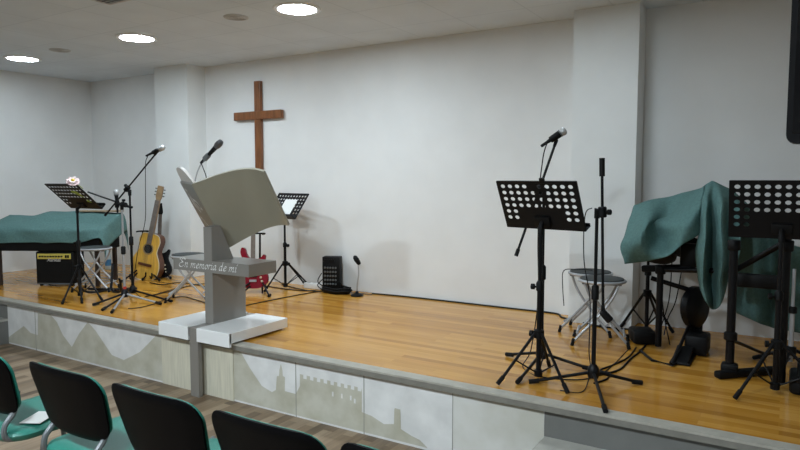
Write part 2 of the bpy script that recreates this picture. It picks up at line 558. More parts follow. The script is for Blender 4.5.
# glyphs: x-height 1, ascender about 1.9; (strokes, advance)
G = {
 'E': ([[(1.35, 1.65), (1.1, 1.95), (.65, 1.85), (.5, 1.45), (.8, 1.08), (1.0, 1.05)], [(.9, 1.05), (.3, .85), (.1, .4), (.4, 0), (.9, .05), (1.25, .45)], [(.15, 1.55), (.05, 1.8), (.3, 1.98)]], 1.45),
 'n': ([[(0, .85), (.12, 1), (.18, .9), (.1, 0)], [(.12, .45), (.4, .92), (.6, .95), (.62, .7), (.55, .15), (.65, 0), (.82, .15)]], .95),
 'm': ([[(0, .85), (.12, 1), (.18, .9), (.1, 0)], [(.12, .45), (.38, .92), (.55, .95), (.58, .7), (.5, 0)], [(.54, .45), (.8, .92), (.98, .95), (1.0, .7), (.94, .15), (1.05, 0), (1.2, .15)]], 1.33),
 'e': ([[(.12, .45), (.5, .6), (.58, .85), (.4, 1), (.15, .75), (.08, .35), (.25, .02), (.5, .05), (.68, .25)]], .78),
 'o': ([[(.4, 1), (.12, .75), (.08, .3), (.28, 0), (.55, .25), (.62, .7), (.4, 1)]], .78),
 'r': ([[(0, .85), (.12, 1), (.18, .9), (.1, 0)], [(.13, .5), (.32, .9), (.5, 1), (.58, .9)]], .66),
 'i': ([[(0, .85), (.13, 1), (.17, .8), (.1, .15), (.2, 0), (.36, .15)], [(.2, 1.4), (.25, 1.5)]], .46),
 'í': ([[(0, .85), (.13, 1), (.17, .8), (.1, .15), (.2, 0), (.36, .15)], [(.2, 1.35), (.45, 1.75)]], .46),
 'a': ([[(.6, .95), (.35, 1), (.1, .65), (.08, .2), (.25, 0), (.48, .3), (.62, .95), (.57, .15), (.68, 0), (.84, .15)]], .95),
 'd': ([[(.58, .9), (.35, 1), (.1, .65), (.08, .2), (.25, 0), (.5, .3), (.62, .95)], [(.62, 1.9), (.6, .9), (.56, .15), (.66, 0), (.82, .15)]], .95),
 ' ': ([], .5),
 'M': ([[(0, -.05), (.25, .1), (.5, 1.6)], [(.5, 1.6), (.75, .3)], [(.75, .3), (1.3, 1.6)], [(1.3, 1.6), (1.35, .3), (1.5, 0), (1.7, .15)]], 1.75),
 's': ([[(.5, .9), (.3, 1), (.18, .8), (.45, .35), (.3, 0), (.02, .1)]], .62),
 'h': ([[(.2, 1.8), (.16, .9), (.1, 0)], [(.12, .45), (.4, .92), (.6, .95), (.62, .7), (.55, .15), (.65, 0), (.8, .15)]], .92),
 'l': ([[(.2, 1.8), (.14, .8), (.12, .15), (.24, 0), (.38, .15)]], .44),
 'S': ([[(1.0, 1.6), (.7, 1.9), (.35, 1.65), (.5, 1.1), (.85, .7), (.7, .1), (.3, -.05), (.05, .3)]], 1.15),
 'B': ([[(.35, 1.85), (.25, .9), (.15, 0)], [(.05, 1.6), (.5, 1.95), (1.0, 1.75), (.85, 1.15), (.4, 1.0)], [(.4, 1.0), (.95, .9), (1.05, .35), (.6, -.02), (.15, .05)]], 1.2),
 't': ([[(.25, 1.45), (.16, .6), (.18, .1), (.32, 0), (.48, .15)], [(0, 1), (.45, 1.02)]], .55),
 'b': ([[(.2, 1.8), (.14, .8), (.12, .1), (.35, 0), (.6, .3), (.58, .8), (.38, .98), (.16, .7)]], .78),
}
def write(mb, text, origin, ex, ey, width, height, slant=.28, nib=.17, ang=42):
    """text laid along ex from origin, scaled to a total width; height = x-height"""
    adv = sum(G[c][1] for c in text)
    sx = width / adv
    m = frame(origin, ex, ey)
    x = 0
    st = []
    for c in text:
        for s in G[c][0]:
            st.append([((x + a) * sx + b * height * slant, b * height) for a, b in s])
        x += G[c][1]
    pen(mb, st, m, nib * height, ang)

# ------------------------------------------------------------------ lectern
XLc = -3.655
lec = thing('lectern', 'grey cross-shaped lectern topped by a big open book, on white base', 'lectern', (XLc, 3.38, H))
def LP(x, y, z):
    return Vector((x - XLc, y - 3.38, z - H))
for nm, x0, x1 in (('l', -4.03, -3.703), ('r', -3.612, -3.28)):
    b = MB()
    b.box(LP((x0 + x1) / 2, 3.378, .482), (x1 - x0, .60, .073), bevel=.003)
    b.box(LP((x0 + x1) / 2, 3.085, .468), (x1 - x0, .022, .098), bevel=.002)
    b.build('base', M['lectern_white'], lec, label='glossy white half of the base')
b = MB()
b.box(LP(-3.655, 3.39, .4375), (.66, .53, .015))  # black slab carries the shadow gap below the white base
b.build('plinth', M['black_soft'], lec, label='recessed plinth, coloured black for the shadow gap under the base')
b = MB()
b.box(LP(-3.6575, 3.385, .478), (.088, .60, .066))
b.box(LP(-3.6575, 3.105, .2558), (.088, .035, .5098))
b.build('base_strip', M['lectern_grey'], lec, label='grey strip running over the stage edge down to the floor')
MB().prism([(3.23, .514), (3.56, .514), (3.56, .98), (3.44, .99), (3.315, 1.250), (3.23, 1.238)], Matrix(((0, 0, 1, -.036), (1, 0, 0, -3.38), (0, 1, 0, -H), (0, 0, 0, 1))), .086).build('column', M['lectern_grey'], lec)
arm = MB().box(LP(-3.637, 3.373, .943), (.80, .285, .09), bevel=.003).build('crossarm', M['lectern_grey'], lec)
b = MB()
write(b, 'En memoria de mí', LP(-3.975, 3.2296, .925), (1, 0, 0), (0, 0, 1), .62, .034, .30, .25)
b.build('lettering', M['letter'], arm, recalc=False, label='white script reading En memoria de mí')
# open-book top: two halves bulging towards the reader
St, Sb = LP(-3.655, 3.10, 1.553), LP(-3.655, 3.427, 1.057)
Smid = St + (Sb - St) * .645
nrm = Vector((0, .83, .55)).normalized()
def sheet(A0, A1, B0, B1, bulge, nu=16, nv=6, th=.02, taper=0.0, o0=0.0):
    """curved panel: edge A (top A0, bottom A1) to edge B, bulging along nrm"""
    def pt(u, v, off):
        a = A0.lerp(A1, v)
        b_ = B0.lerp(B1, v)
        return a.lerp(b_, u) + nrm * (bulge * (1 - taper * v) * (math.sin(PI * u) ** .9 if 0 < u < 1 else 0) + off)
    rings = []
    for i in range(nu + 1):
        u = i / nu
        rings.append([pt(u, v / nv, o0) for v in range(nv + 1)] + [pt(u, v / nv, o0 + th) for v in range(nv, -1, -1)])
    return rings
Rt, Rb = LP(-3.20, 3.355, 1.643), LP(-3.20, 3.612, 1.243)
b = MB()
b.ring_loft(sheet(St, Sb, Rt, Rb, .105))
b.build('page_panel', M['lectern_book'], lec, True, label='large curved grey right half of the open book')
Lt, Lb = LP(-4.10, 3.362, 1.569), LP(-4.10, 3.603, 1.200)
b = MB()
b.ring_loft(sheet(St, Smid, Lt, Lb, 0.0, th=.018))
cov = b.build('cover_panel', M['lectern_grey'], lec, label='flat grey left half of the open book, lettered in white')  # shade of this side put into the colour: darker grey than the right half
b = MB()
vup = (St - Smid).normalized()
arch = []
for i in range(21):
    u = i / 20
    f_ = math.sin(PI * u) ** .8 if u < .5 else max(0.0, 1 - ((u - .5) * 2) ** 4) ** .5
    arch.append(St.lerp(Lt, u) + vup * (.125 * f_ if 0 < i < 20 else 0))
lowr = [St.lerp(Lt, 1 - i / 20) - vup * .12 for i in range(21)]
ring = arch + lowr
b.ring_loft([[p + nrm * .0190 for p in ring], [p + nrm * .040 for p in ring]])
b.build('page_block', M['page'], lec, True, label='pale rounded page edge rising behind the lettered cover')
b = MB()
vdir = (Lb - Lt).normalized()
udir = (St - Lt).normalized()
outn = udir.cross(vdir).normalized()
if outn.dot(Vector((0.75, -.65, 0))) < 0:
    outn = -outn
start = Lt + udir * .10 + vdir * .05 + outn * .0015
write(b, 'Sta', start, vdir, outn.cross(vdir), .17, .15, .2, .16)
b.build('lettering', M['letter'], cov, recalc=False, label='white script at the top of the cover')
b = MB()
write(b, 'B', start + vdir * .26, vdir, outn.cross(vdir), .10, .15, .2, .16)
b.build('lettering', M['letter'], cov, recalc=False, label='white script letter low on the cover')

# ------------------------------------------------------------------ microphones and stands
def microphone(tip, tail, label, cable=None):
    """hand-held microphone: tip is the grille end, tail the connector end"""
    tip, tail = Vector(tip), Vector(tail)
    t = thing('microphone', label, 'microphone', tail, 0, 'vocal microphones')
    d = (tip - tail)
    L = d.length
    ax = d.normalized()
    MB().lathe([(.010, 0), (.0115, .01), (.013, L * .3), (.0175, L * .62), (.0185, L * .68)], (0, 0, 0), ax, 14).build('handle', M['black'], t, True)
    MB().lathe([(.0215, L * .68), (.0235, L * .70), (.0235, L * .73), (.021, L * .735)], (0, 0, 0), ax, 16).build('collar_ring', M['grey_metal'], t, True)
    MB().lathe([(.0205, L * .73), (.0245, L * .80), (.0255, L * .87), (.0225, L * .94), (.013, L * .985), (.003, L)], (0, 0, 0), ax, 16).build('grille', M['mesh_head'], t, True, label='silver mesh grille')
    MB().lathe([(.0075, -.045), (.0095, -.04), (.0095, .0)], (0, 0, 0), ax, 10).build('plug', M['black_soft'], t, True)
    return t

def cable(pts, label, r=.004, m='black_soft', name='cable', group='cables on the stage'):
    o = MB().tube(spline(pts, 8), r, 6).build(name, M[m], smooth=True)
    c = Vector(pts[0])
    for v_ in o.data.vertices:
        v_.co -= c
    o.location = c
    return tag(o, label, 'cable', group)

def mic_stand(label, base, feet, z_top, boom0, boom1, pole_mat='black', clip=None, grip=False, leg_mats=None, counter=True, band=False, hub='black', clutch_off=None):
    """base (x, y); feet: world floor points of three legs; boom from boom0 (counter end) to boom1"""
    bx_, by_ = base
    t = thing('microphone_stand', label, 'microphone stand', (bx_, by_, H), 0, 'microphone stands on the stage')
    off = Vector((bx_, by_, H))
    pz = z_top - H
    hb = MB()
    hb.lathe([(.012, .045), (.030, .05), (.034, .075), (.030, .105), (.016, .125)], n=16)
    hb.build('leg_hub', M[hub], t, True)
    for k, f in enumerate(feet):
        fv = Vector((f[0], f[1], H + .014)) - off
        d = Vector((fv.x, fv.y, 0)).normalized()
        leg = MB().tube([d * .015 + Vector((0, 0, .078)), d * .05 + Vector((0, 0, .072)), fv], .0095, 8).build('leg', M[(leg_mats or ['black'] * 3)[k]], t, True)
        MB().tube([fv - d * .045 + Vector((0, 0, .007)), fv + d * .012 - Vector((0, 0, .0005))], .0135, 8).build('rubber_foot', M['rubber'], leg, True)
    MB().cyl((0, 0, .06), (0, 0, pz * .56), .0125).build('lower_pole', M[pole_mat], t, True)
    MB().cyl((0, 0, pz * .54), (0, 0, pz), .0095).build('upper_pole', M[pole_mat], t, True)
    g = MB().lathe([(.014, pz * .50), (.021, pz * .505), (.021, pz * .575), (.014, pz * .585)], n=12)
    g.build('height_clutch', M['black_soft'], t, True)
    if band:
        MB().lathe([(.016, .125), (.016, .15)], n=12).build('band', M['red_band'], t, True, label='red tape band')
    if boom0 is not None:
        b0, b1 = Vector(boom0) - off, Vector(boom1) - off
        ax = (b1 - b0).normalized()
        bo = MB().cyl(b0, b1, .0078, n=10).build('boom_arm', M['black'], t, True)
        top = Vector((0, 0, pz))
        near = b0 + ax * max(0.02, min((b1 - b0).length, (top - b0).dot(ax)))
        cl = MB()
        cl.lathe([(.018, -.03), (.024, -.025), (.024, .025), (.018, .03)], near, ax, 12)
        side = (near - top)
        cl.tube([top - Vector((0, 0, .035)), top + Vector((0, 0, .012)), near], [.015, .018, .014], 10)
        cl.lathe([(.006, 0), (.006, .03), (.016, .035), (.016, .05)], near, ax.cross(Vector((.3, .9, .1))).normalized(), 10)
        cl.build('boom_clutch', M['black_soft'], t, True)
        if grip:
            MB().cyl(b0, b0 + ax * .10, .0155, n=12).build('boom_grip', M['black_soft'], bo, True)
        elif counter:
            MB().cyl(b0, b0 + ax * .045, .012, n=12).build('end_cap', M['black_soft'], bo, True)
        tipb = b1
    else:
        tipb = Vector((0, 0, pz))
        ax = Vector((0, 0, 1))
    if clip is not None:
        a, d = Vector(clip[0]) - off, Vector(clip[1]).normalized()
        c = MB()
        c.lathe([(.017, -.035), (.020, -.03), (.022, .03), (.020, .035)], a, d, 12)
        c.tube([tipb - ax * .02, tipb + ax * .015, a], [.010, .012, .011], 8)
        c.build('microphone_clip', M['black_soft'], t, True)
    return t

# --- stand behind the centre music stand, boom sloping up to the right
yC = 3.70
cb = onz(541, 366)
b0, b1 = ony(516, 256, 3.62), ony(555.5, 143, 3.72)
tip, tail = ony(566, 129.5, 3.72), ony(547.5, 142, 3.70)
mic_stand('black microphone stand hidden behind the centre music stand, boom slanting right', (cb.x, cb.y),
          [onz(507.6, 356.5), onz(518, 384), onz(590, 371)], ony(541, 192, cb.y).z, b0, b1, clip=((tip * .42 + tail * .58), tip - tail))
microphone(tip, tail, 'silver-headed microphone above the centre perforated music stand')
cable([tail, tail + Vector((-.02, 0, -.06)), ony(542, 165, 3.70), ony(540, 185, 3.69), ony(538, 240, 3.66), ony(538, 300, 3.66), Vector((cb.x - .06, cb.y - .02, H + .10)), Vector((cb.x - .08, cb.y - .1, H + .004)), Vector((cb.x + .1, cb.y - .22, H + .004)), Vector((cb.x + .35, cb.y - .05, H + .004)), onz(628, 350)],
      'black cable running down from the centre microphone', .0035)

# --- stand right of it, boom folded straight down
db = onz(593, 386)
top = ony(594, 212, db.y)
mic_stand('black microphone stand right of the centre music stand, boom folded upright', (db.x, db.y),
          [onz(640, 385), (onz(606, 412).x, 3.165), onz(531, 384)], top.z, ony(602, 158, db.y), ony(603, 309, db.y),
          clip=(ony(606, 316, db.y), Vector((.5, .2, -.6))), grip=True)
cable([ony(592, 208, db.y - .03), ony(585, 216, db.y - .03), ony(584, 260, db.y - .03), ony(590, 300, db.y - .03), ony(589, 350, db.y - .03), onz(590, 377) + Vector((0, 0, .05)), onz(583, 392) + Vector((0, 0, .004)), onz(560, 391) + Vector((0, 0, .004))],
      'thin cable hanging down the upright microphone stand', .003)

# --- two stands at the left
ab = onz(125, 302)
ta = ony(119.5, 206, ab.y)
A0, A1 = ony(88, 192, ab.y + .02), ony(131, 207, ab.y + .02)
mic_stand('chrome microphone stand with a red tape band, left of the guitar', (ab.x, ab.y),
          [onz(94, 306), onz(112, 313.5), onz(160, 305)], ta.z, A0, A1, pole_mat='chrome', leg_mats=['black', 'chrome', 'chrome'],
          clip=(ony(117, 204, ab.y), Vector((0, 0, 1))), band=True, counter=False)
microphone(ony(116, 189.5, ab.y), ony(117.3, 208, ab.y), 'upright microphone clipped on the chrome stand')
bb = onz(133, 298)
tb = ony(128.5, 192, bb.y)
B0, B1 = ony(105, 215.5, bb.y - .06), ony(156, 153.5, bb.y + .06)
tip, tail = ony(164.5, 147, bb.y + .06), ony(149, 154.5, bb.y + .06)
mic_stand('black microphone stand in front of the acoustic guitar, boom rising right', (bb.x, bb.y),
          [onz(171, 302.5), onz(103, 311), onz(128, 290)], tb.z, B0, B1, clip=(tip * .4 + tail * .6, tip - tail))
microphone(tip, tail, 'microphone pointing right above the acoustic guitar head')
cable([tail, tail + Vector((-.03, 0, -.03)), ony(145.5, 165, bb.y + .05), ony(145.5, 195, bb.y + .05), ony(145, 222, bb.y + .05), ony(138, 250, bb.y), ony(134, 285, bb.y), onz(140, 297) + Vector((0, 0, .004)), onz(150, 296) + Vector((0, 0, .004)), onz(175, 289) + Vector((0, 0, .004))],
      'black cable hanging from the microphone by the guitar', .0035)

# --- microphone on the lectern: gooseneck with clip
gt = thing('lectern_microphone', 'microphone leaning on a small chrome holder atop the lectern', 'microphone', LP(-3.74, 3.27, 1.60) + Vector((XLc, 3.38, H)))
go = Vector(gt.location)
def LM(px, py, y=3.30):
    return ony(px, py, y) - go
h0, h1 = LM(201, 163), LM(222, 140.5)
ax = (h1 - h0).normalized()
Lh = (h1 - h0).length
MB().lathe([(.010, 0), (.013, Lh * .25), (.0175, Lh * .66), (.019, Lh * .72)], h0, ax, 14).build('handle', M['black'], gt, True)
MB().lathe([(.020, Lh * .72), (.0255, Lh * .78), (.026, Lh * .88), (.02, Lh * .96), (.004, Lh)], h0, ax, 14).build('grille', M['mesh_dark'], gt, True, label='grey mesh grille')
c = MB()
c.lathe([(.018, -.03), (.021, -.025), (.021, .025), (.018, .03)], h0.lerp(h1, .28), ax, 12)
c.tube([h0.lerp(h1, .3), LM(207, 158), LM(202, 162)], [.012, .012, .009], 8)
c.build('clip', M['grey_metal'], gt, True, label='shiny clip')
foot_a = LM(195, 181, 3.33)
MB().tube(spline([LM(202, 162), LM(199, 168), LM(197, 173), foot_a], 4), .0055, 8).build('gooseneck', M['chrome'], gt, True, label='chrome neck')
MB().tube(spline([h0, LM(201.5, 164), LM(203.5, 169), LM(206, 176, 3.31), LM(207, 184, 3.34)], 4), .0035, 6).build('cable', M['black_soft'], gt, True)

# ------------------------------------------------------------------ music stands
def holed_desk(w, h, rows=6, cols=10, full=4, side=2, r=.0135, skip=()):
    """perforated steel plate in local xy (x across, y up from bottom), holes are real"""
    mb = MB()
    cw, ch = w / (cols + .6), h * .86 / (rows + .4)
    x0 = -cw * cols / 2
    y0 = h - ch * .25
    n = 12
    def vx(x, y):
        return mb.bm.verts.new((x, y, 0))
    for i in range(rows):
        for j in range(cols):
            ax_, bx_ = x0 + j * cw, x0 + (j + 1) * cw
            ay, by = y0 - (i + 1) * ch, y0 - i * ch
            hole = (i < full or j < side or j >= cols - side) and (i, j) not in skip
            if not hole:
                mb.bm.faces.new([vx(ax_, ay), vx(bx_, ay), vx(bx_, by), vx(ax_, by)])
                continue
            cx, cy = (ax_ + bx_) / 2, (ay + by) / 2
            inn, out = [], []
            for k in range(n):
                a = 2 * PI * k / n + PI / n
                inn.append(vx(cx + r * 1.12 * math.cos(a), cy + r * .92 * math.sin(a)))
                s = 1 / max(abs(math.cos(a)), abs(math.sin(a)))
                out.append(vx(cx + (bx_ - ax_) / 2 * math.cos(a) * s, cy + (by - ay) / 2 * math.sin(a) * s))
            for k in range(n):
                mb.bm.faces.new((inn[k], inn[(k + 1) % n], out[(k + 1) % n], out[k]))
            # square corners left by the twelve-sided rim
            for k in range(n):
                p, q = out[k].co, out[(k + 1) % n].co
                if abs(p.x - q.x) > 1e-5 and abs(p.y - q.y) > 1e-5:
                    cxn = bx_ if max(p.x, q.x) > cx else ax_
                    cyn = by if max(p.y, q.y) > cy else ay
                    mb.bm.faces.new((out[k], out[(k + 1) % n], vx(cxn, cyn)))
    # solid border
    xe, yb = w / 2, y0 - rows * ch
    for lo, hi in (((-xe, 0), (xe, yb)), ((-xe, y0), (xe, h)), ((-xe, yb), (x0, y0)), ((-x0, yb), (xe, y0))):
        mb.bm.faces.new([vx(lo[0], lo[1]), vx(hi[0], lo[1]), vx(hi[0], hi[1]), vx(lo[0], hi[1])])
    bmesh.ops.remove_doubles(mb.bm, verts=mb.bm.verts[:], dist=1e-5)
    return mb

def music_stand(label, base, face, zc, tilt, feet_deg, w=.50, h=.33, collar=.28, leg_r=.27, lean=0, clip=False, hr=.0135, skip=(), dx=0.0):
    """face: compass angle (deg) towards which the readable side looks; tilt: desk angle from upright"""
    t = thing('music_stand', label, 'music stand', (base[0], base[1], H), 0, 'perforated black music stands')
    pz = zc - H
    for k, a in enumerate(feet_deg):
        d = Vector((math.cos(math.radians(a)), math.sin(math.radians(a)), 0))
        f = d * leg_r + Vector((0, 0, .012))
        lg = MB().tube([d * .026 + Vector((0, 0, collar)), f], .0088, 8).build('leg', M['black'], t, True)
        MB().tube([f + (d * .026 + Vector((0, 0, collar)) - f).normalized() * .05, f - Vector((0, 0, .001)) + d * .004], .0125, 8).build('rubber_foot', M['rubber'], lg, True)
        MB().tube([d * (leg_r * .56) + Vector((0, 0, collar * .47)), d * .012 + Vector((0, 0, .045))], .0048, 6).build('brace', M['black'], t, True)
    MB().cyl((0, 0, .022), (0, 0, pz * .60), .0145).build('lower_tube', M['black'], t, True)
    MB().cyl((0, 0, pz * .55), (0, 0, pz - .02), .0110).build('upper_tube', M['black'], t, True)
    c = MB()
    c.lathe([(.016, collar - .035), (.030, collar - .03), (.030, collar + .012), (.018, collar + .02)], n=14)
    MB().lathe([(.012, .02), (.024, .025), (.024, .06), (.012, .065)], n=12).build('lower_collar', M['black_soft'], t, True)
    c.build('collar', M['black_soft'], t, True)
    c = MB()
    c.lathe([(.016, pz * .575), (.021, pz * .58), (.021, pz * .625), (.014, pz * .64)], n=12)
    c.build('height_clutch', M['black_soft'], t, True)
    MB().lathe([(.006, 0), (.006, .03), (.017, .032), (.017, .05)], (0, 0, pz * .6), (math.cos(math.radians(face + 100)), math.sin(math.radians(face + 100)), 0), 10).build('knob', M['black_soft'], t, True)
    kb = MB()
    kb.lathe([(.006, 0), (.006, .035), (.018, .037), (.018, .055)], (0, 0, collar - .01), (math.cos(math.radians(face + 100)), math.sin(math.radians(face + 100)), 0), 10)
    kb.build('knob', M['black_soft'], t, True)
    # desk frame: normal towards the reader
    fa, ta_ = math.radians(face), math.radians(tilt)
    nh = Vector((math.cos(fa), math.sin(fa), 0))
    normal = nh * math.cos(ta_) + Vector((0, 0, math.sin(ta_)))
    upv = -nh * math.sin(ta_) + Vector((0, 0, math.cos(ta_)))
    right = upv.cross(normal)
    top = Vector((0, 0, pz))
    org = top + normal * .03 - upv * (h * .16) + right * dx
    m = Matrix((right, upv, normal)).transposed().to_4x4()
    m.translation = org
    d = holed_desk(w, h, r=hr, skip=skip)
    d.bm.transform(m)
    desk = d.build('desk', M['black'], t, solid=.0025)
    l = MB()
    R3 = Matrix((right, upv, normal)).transposed()
    l.box(org + normal * .03, (w, .004, .062), R3)
    l.box(org + normal * .06 + upv * .009, (w, .02, .003), R3)
    for s in (-1, 1):
        l.box(org + right * (s * w / 2) + normal * .004 + upv * h / 2, (.004, h, .010), R3)
    l.box(org + upv * h + normal * .004, (w, .004, .010), R3)
    l.build('lip', M['black'], t)
    b = MB()
    b.box(org + upv * (h * .17) - normal * .008, (.10, .06, .016), R3, bevel=.004)
    b.tube([top - Vector((0, 0, .06)), top - Vector((0, 0, .02)), org + upv * (h * .17) - normal * .008], [.016, .016, .012], 10)
    b.build('desk_bracket', M['black_soft'], t, True)
    if clip:
        b = MB()
        b.box(org + upv * (h + .008) - right * (w * .1), (.03, .03, .015), R3, bevel=.003)
        b.build('page_clip', M['black'], desk)
    return t, (org, right, upv, normal)

def angs(c, pts):
    return [math.degrees(math.atan2(p[1] - c[1], p[0] - c[0])) for p in pts]

mc = onz(538.2, 380)
fa = angs(mc, [onz(497, 386), onz(572, 397)])
music_stand('black perforated music stand at centre of the stage edge', (mc.x, mc.y), 79, ony(541, 224, mc.y).z, 25,
            [fa[0], fa[1], 95], w=.505, h=.30, clip=True, hr=.0132, skip=((0, 5),))
mr = onz(772, 393)
fr = angs(mr, [onz(725.5, 401)])
music_stand('black perforated music stand at right, in front of the covered drums', (mr.x + .012, mr.y), 90, ony(775, 231, mr.y).z, 14,
            [fr[0], fr[0] + 120, fr[0] - 120], w=.51, h=.32, leg_r=.29, hr=.0132)
mb_ = onz(285.5, 289)
ts, D = music_stand('black music stand behind the lectern holding a white sheet', (mb_.x, mb_.y), 259, ony(287, 216, mb_.y).z, 36,
            [angs(mb_, [onz(267.5, 292)])[0], angs(mb_, [onz(310, 285)])[0], 60], w=.50, h=.31, hr=.0115)
o_, r_, u_, n_ = D
R3 = Matrix((r_, u_, n_)).transposed()
pp = MB().box((0, 0, 0), (.20, .22, .002), R3)
pp = pp.build('sheet_of_paper', M['paper'], loc=mb_ + o_ + r_ * .02 + u_ * .125 + n_ * .004)
tag(pp, 'white printed sheet on the music stand behind the lectern', 'paper')

ml = onz(80.5, 298)
ts, D = music_stand('black music stand at far left with a pink flower on top', (ml.x, ml.y), 93, ony(77, 207, ml.y).z, 48,
            [angs(ml, [onz(59, 306)])[0], angs(ml, [onz(84, 312)])[0], angs(ml, [onz(107, 302)])[0]], w=.47, h=.35, hr=.0115, dx=-.05, leg_r=.33, collar=.31)
o_, r_, u_, n_ = D
flo = thing('flower', 'pink and white flower on top of the left music stand', 'flower', ml + o_ + u_ * .352 - r_ * .185 + n_ * .012)
flo.rotation_euler = (.75, 0, 1.0)
flo.scale = (1.0, 1.0, 1.0)
f = MB()
for ring, (cnt, rr, zz, sz) in enumerate(((9, .038, .0, .030), (7, .022, .018, .026))):
    for k in range(cnt):
        a = 2 * PI * k / cnt + ring * .4
        p0 = Vector((math.cos(a) * rr, math.sin(a) * rr, zz + .02))
        bmesh.ops.create_icosphere(f.bm, subdivisions=1, radius=1, matrix=Matrix.Translation(p0) @ Matrix.Rotation(a, 4, 'Z') @ Matrix.Rotation(-.5, 4, 'Y') @ Matrix.Diagonal((sz, sz * .75, .008, 1)))
f.build('petals', M['petal'], flo, True)
f = MB()
bmesh.ops.create_icosphere(f.bm, subdivisions=2, radius=.016, matrix=Matrix.Translation((0, 0, .04)))
f.build('flower_centre', M['yellow'], flo, True, label='yellow centre')
MB().tube(spline([(0, 0, .02), (.01, -.01, .005), (.05, -.03, .0), (.08, -.06, -.01)], 4), .003, 6).build('stem', M['sticker'], flo, True)
R3 = Matrix((r_, u_, n_)).transposed()
for (dx, dy, sx, sy, rot, lb) in ((.12, .235, .13, .07, .5, 'larger lime green paper cutting on the left music stand'), (.17, .12, .05, .04, .2, 'small lime green paper cutting low on the left music stand')):
    o = MB()
    m = (R3 @ Matrix.Rotation(rot, 3, 'Z')).to_4x4()
    o.prism([(-sx / 2, -sy / 2), (sx / 2, -sy / 3), (sx / 2.4, sy / 6), (sx * .1, sy / 4), (0, sy / 2), (-sx * .2, sy * .2)], m, .002)
    tag(o.build('paper_cutting', M['sticker'], loc=ml + o_ - r_ * dx + u_ * dy - n_ * .005), lb, 'paper', 'lime cuttings on the music stand')

# ------------------------------------------------------------------ round folding stools
def stool(label, x, y, rot, zt=.47, r=.155):
    t = thing('folding_stool', label, 'stool', (x, y, H), rot, 'round folding stools')
    MB().lathe([(r * .96, zt - .028), (r * .985, zt - .012), (r * .95, zt - .003), (r * .8, zt), (0, zt + .003)], n=32).build('seat_pad', M['seat_pad'], t, True)
    MB().tube([(r * math.cos(2 * PI * k / 32), r * math.sin(2 * PI * k / 32), zt - .02) for k in range(32)], .011, 8, close=True).build('seat_rim', M['chrome'], t, True)
    b = MB()
    for s in (-1, 1):
        b.box((s * r * .45, 0, zt - .036), (.02, r * 1.7, .012))
    b.build('seat_bracket', M['grey_metal'], t)
    for s, wd in ((1, .115), (-1, .098)):
        for q in (-1, 1):
            pts = spline([(q * wd * .9, -s * r * .72, zt - .035), (q * wd, -s * r * .45, zt * .72), (q * wd, s * .02, zt * .45), (q * wd * 1.15, s * r * 1.22, .02)], 5)
            lg = MB().tube(pts, .0095, 8).build('leg', M['chrome'], t, True)
            e = Vector(pts[-1])
            MB().tube([e + Vector((0, -s * .012, .03)), e - Vector((0, 0, .019))], .0125, 8).build('rubber_foot', M['rubber'], lg, True)
        MB().cyl((-wd * 1.1, s * r * 1.0, .085), (wd * 1.1, s * r * 1.0, .085), .0075, n=8).build('stretcher', M['chrome'], t, True)
    return t
a = onz(590.5, 270.5, .90)
stool('round folding stool against the right pillar, cable on its seat', a.x, a.y, 1.55)
b_ = onz(602, 277.5, .90)
stool('round folding stool in front of the other stool by the pillar', b_.x, b_.y, 1.80)
a2 = a
c_ = onz(187, 254, .88)
stool('round folding stool left of the lectern column', c_.x - .02, c_.y + .03, 2.2, .45)
stool('round folding stool under the covered keyboard, by the left music stand', -6.13, 3.93, 2.1, .46)
cable([a2 + Vector((.02, -.02, .008)), a2 + Vector((-.09, -.06, .010)), a2 + Vector((-.172, -.10, .0)), a2 + Vector((-.18, -.11, -.09)), a2 + Vector((-.165, -.11, -.27))], 'black cable draped over the rear stool seat', .0035)

# ------------------------------------------------------------------ covered keyboard and amplifier at left
Lf = onz(0.5, 286)
kd = Vector((.87, .49, 0)).normalized()        # along the front
kn = Vector((kd.y, -kd.x, 0))                   # towards the hall
kr = math.atan2(kd.y, kd.x)
kx0, kx1, kdp = -.05, 1.10, .50
kt = thing('keyboard_piano', 'dark keyboard piano standing under the teal cloth at left', 'piano', Lf, kr)
MB().box(((kx0 + kx1) / 2, .25, .50), (kx1 - kx0, .46, .24), bevel=.01).build('body', M['black_soft'], kt)
MB().box((.66, .41, .69), (.72, .07, .10), bevel=.01).build('music_rest', M['black_soft'], kt)
for xx, yy in ((kx0 + .02, .045), (kx0 + .62, .43), (kx1 - .05, .06), (kx1 - .04, .43)):
    MB().box((xx, yy, .20), (.04, .04, .40), bevel=.004).build('leg', M['dark_wood'], kt)

def K(x, y, z):
    return Lf + kd * x - kn * y + Vector((0, 0, z))
rows = []
xs = [-.18, .0, .13, .30, .48, .70, .90, 1.08, 1.14]
def zb_(x):     # top of the back edge
    return .735 if x < .2 else (.775 if x < 1.0 else .76)
rows.append([K(x, .50, .56 + .02 * math.sin(9 * x)) for x in xs])
rows.append([K(x, .495, zb_(x) - .01) for x in xs])
rows.append([K(x, .44, zb_(x)) for x in xs])
rows.append([K(x, .32, zb_(x) - .025) for x in xs])
rows.append([K(x, .18, .675 + .008 * math.sin(7 * x)) for x in xs])
rows.append([K(x, .05, .640 + .010 * math.sin(11 * x)) for x in xs])
rows.append([K(x, -.004, .61) for x in xs])
rows.append([K(x, -.018 - .014 * math.sin(13 * x), .55) for x in xs])
rows.append([K(x, -.024 - .018 * math.sin(13 * x), .475 + (.05 if x > 1.0 else 0)) for x in xs])
for r in rows:      # right-hand end drops down
    e = r[-1]
    r.append(e + kd * .03 + Vector((0, 0, -.07)))
    r.append(e + kd * .05 + Vector((0, 0, -.20)))
cm = MB().grid(smooth_grid(rows, 5, 5, .010))
